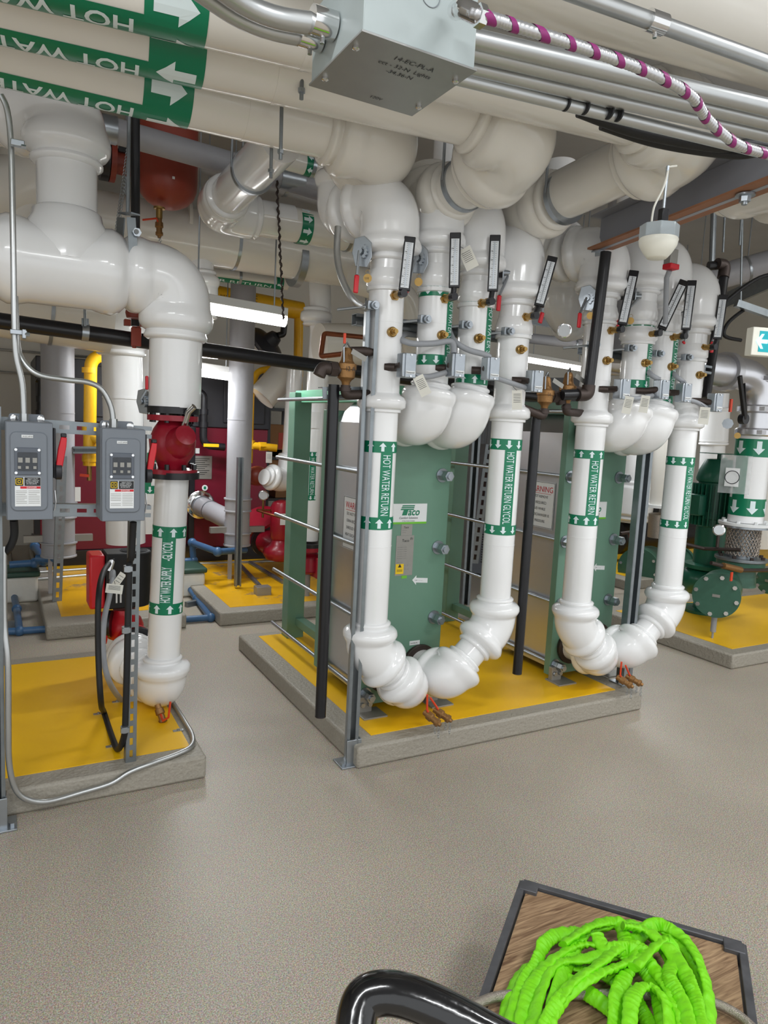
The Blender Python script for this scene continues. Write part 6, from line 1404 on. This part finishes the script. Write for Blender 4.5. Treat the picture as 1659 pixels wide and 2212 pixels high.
# push handle: bent black tube standing on the cart's near end
hz = .92
P = [W(760, 2400, .82), W(765, 2260, .86), W(775, 2180, .885), W(800, 2150, .895), W(860, 2147, .895), W(950, 2180, .89), W(1090, 2255, .88), W(1300, 2370, .87)]
e0 = q0+v*(Ll-.01)+u*.03; e1 = q0+v*(Ll-.01)+u*(Lw-.03)
path = curve([e0-Z_*.02]+[lerp(e0, P[0], .5)]+P+[lerp(P[-1], e1, .5)]+[e1-Z_*.02], 8)
obj('push_handle', MB().tube(path, .0255, 28), GLOSSB, t, label='glossy black tube handle')
# lime lifting sling heaped on the deck
rnd = random.Random(4)
def on(px, py, z=ZC+.012): return G(px, py, z)
loops = [
 [(1085, 2235), (1110, 2130), (1150, 2088), (1260, 2095), (1340, 2125), (1390, 2190), (1420, 2260)],
 [(1100, 2250), (1130, 2150), (1165, 2095), (1230, 2120), (1330, 2190), (1400, 2270)],
 [(1095, 2250), (1125, 2140), (1160, 2080), (1175, 2040), (1215, 2015), (1290, 2008), (1360, 1995), (1430, 2010), (1490, 2060), (1520, 2130), (1530, 2250)],
 [(1180, 2260), (1200, 2150), (1240, 2050), (1270, 2010), (1330, 1992), (1400, 2020), (1450, 2080), (1470, 2160), (1500, 2260)],
 [(1120, 2255), (1140, 2150), (1180, 2085), (1240, 2047), (1290, 2042), (1360, 2070), (1410, 2120), (1430, 2200), (1440, 2270)],
 [(1140, 2260), (1165, 2150), (1200, 2085), (1270, 2070), (1350, 2050), (1400, 2005), (1430, 1998), (1480, 2030), (1515, 2090), (1532, 2170), (1525, 2260)],
 [(1215, 2040), (1280, 2000), (1335, 1993), (1352, 2040), (1370, 2080), (1350, 2110), (1330, 2160), (1325, 2260)],
 [(1290, 2020), (1310, 2050), (1360, 2050), (1400, 2080), (1440, 2130), (1470, 2200), (1480, 2270)],
 [(1160, 2270), (1185, 2200), (1230, 2140), (1290, 2105), (1330, 2090), (1390, 2060), (1350, 2040), (1290, 2085), (1230, 2130), (1190, 2190), (1175, 2270)],
 [(1360, 2270), (1365, 2160), (1400, 2130), (1440, 2170), (1450, 2270)],
 [(1370, 2090), (1415, 2045), (1445, 2030), (1458, 2070), (1445, 2110), (1475, 2170), (1500, 2270)],
 [(1345, 2000), (1400, 2012), (1452, 2060), (1492, 2130), (1510, 2200), (1515, 2270)],
]
t = thing('lifting_sling', 'tangled lime green fabric lifting sling heaped on the plywood deck', 'sling', on(1320, 2130, ZC))
for k, lp in enumerate(loops):
    P = []
    for i, (px, py) in enumerate(lp):
        h = .012+.0045*k+.010*abs(math.sin(i*1.9+k)); P.append(G(px, py, ZC+h))
    P = curve(P, 26); n = 16; ph = [rnd.uniform(0, 6) for _ in range(4)]
    mb = MB(); N = len(P); vs = []; fs = []
    for i in range(N):
        tg = (P[min(i+1, N-1)]-P[max(i-1, 0)]).normalized(); tilt = .75*math.sin(i*.035+k*1.3)
        sd = tg.cross(Z_).normalized(); up_ = sd.cross(tg)
        a_ = sd*math.cos(tilt)+up_*math.sin(tilt); b_ = up_*math.cos(tilt)-sd*math.sin(tilt)
        fr = .55+.3*math.sin(i*.06+ph[0]); wv = .0175*(1+.05*math.sin(i*.83*fr*2+ph[1])+.05*math.sin(i*.31+ph[2])); hv = .0080*(1+.22*math.sin(i*.95*fr*2+ph[3])+.12*math.sin(i*.4+ph[1]))
        for q in range(n):
            an = 2*PI*q/n; cz = math.cos(an); vs.append(P[i]+a_*cz*wv+b_*(math.sin(an)*hv*(1+.35*math.sin(i*.7+cz*2.2+ph[0])*abs(cz))))
    for i in range(N-1):
        for q in range(n): fs.append((i*n+q, i*n+(q+1) % n, (i+1)*n+(q+1) % n, (i+1)*n+q))
    fs.append(tuple(range(n))[::-1]); fs.append(tuple((N-1)*n+q for q in range(n)))
    mb.add(vs, fs); obj('sling_loop', mb, SLING, t, smooth=70)
hp = curve([G(1000, 2190, ZC+.02), G(1040, 2165, ZC+.02), G(1100, 2150, ZC+.018), G(1250, 2148, ZC+.016), G(1420, 2150, ZC+.016), G(1520, 2160, ZC+.016), G(1590, 2190, ZC+.016), G(1640, 2235, ZC+.016)], 10)
tag(obj('braided_hose', MB().tube(hp, .011, 16), STEELB), 'braided steel hose lying on the cart under the lime sling', 'hose')
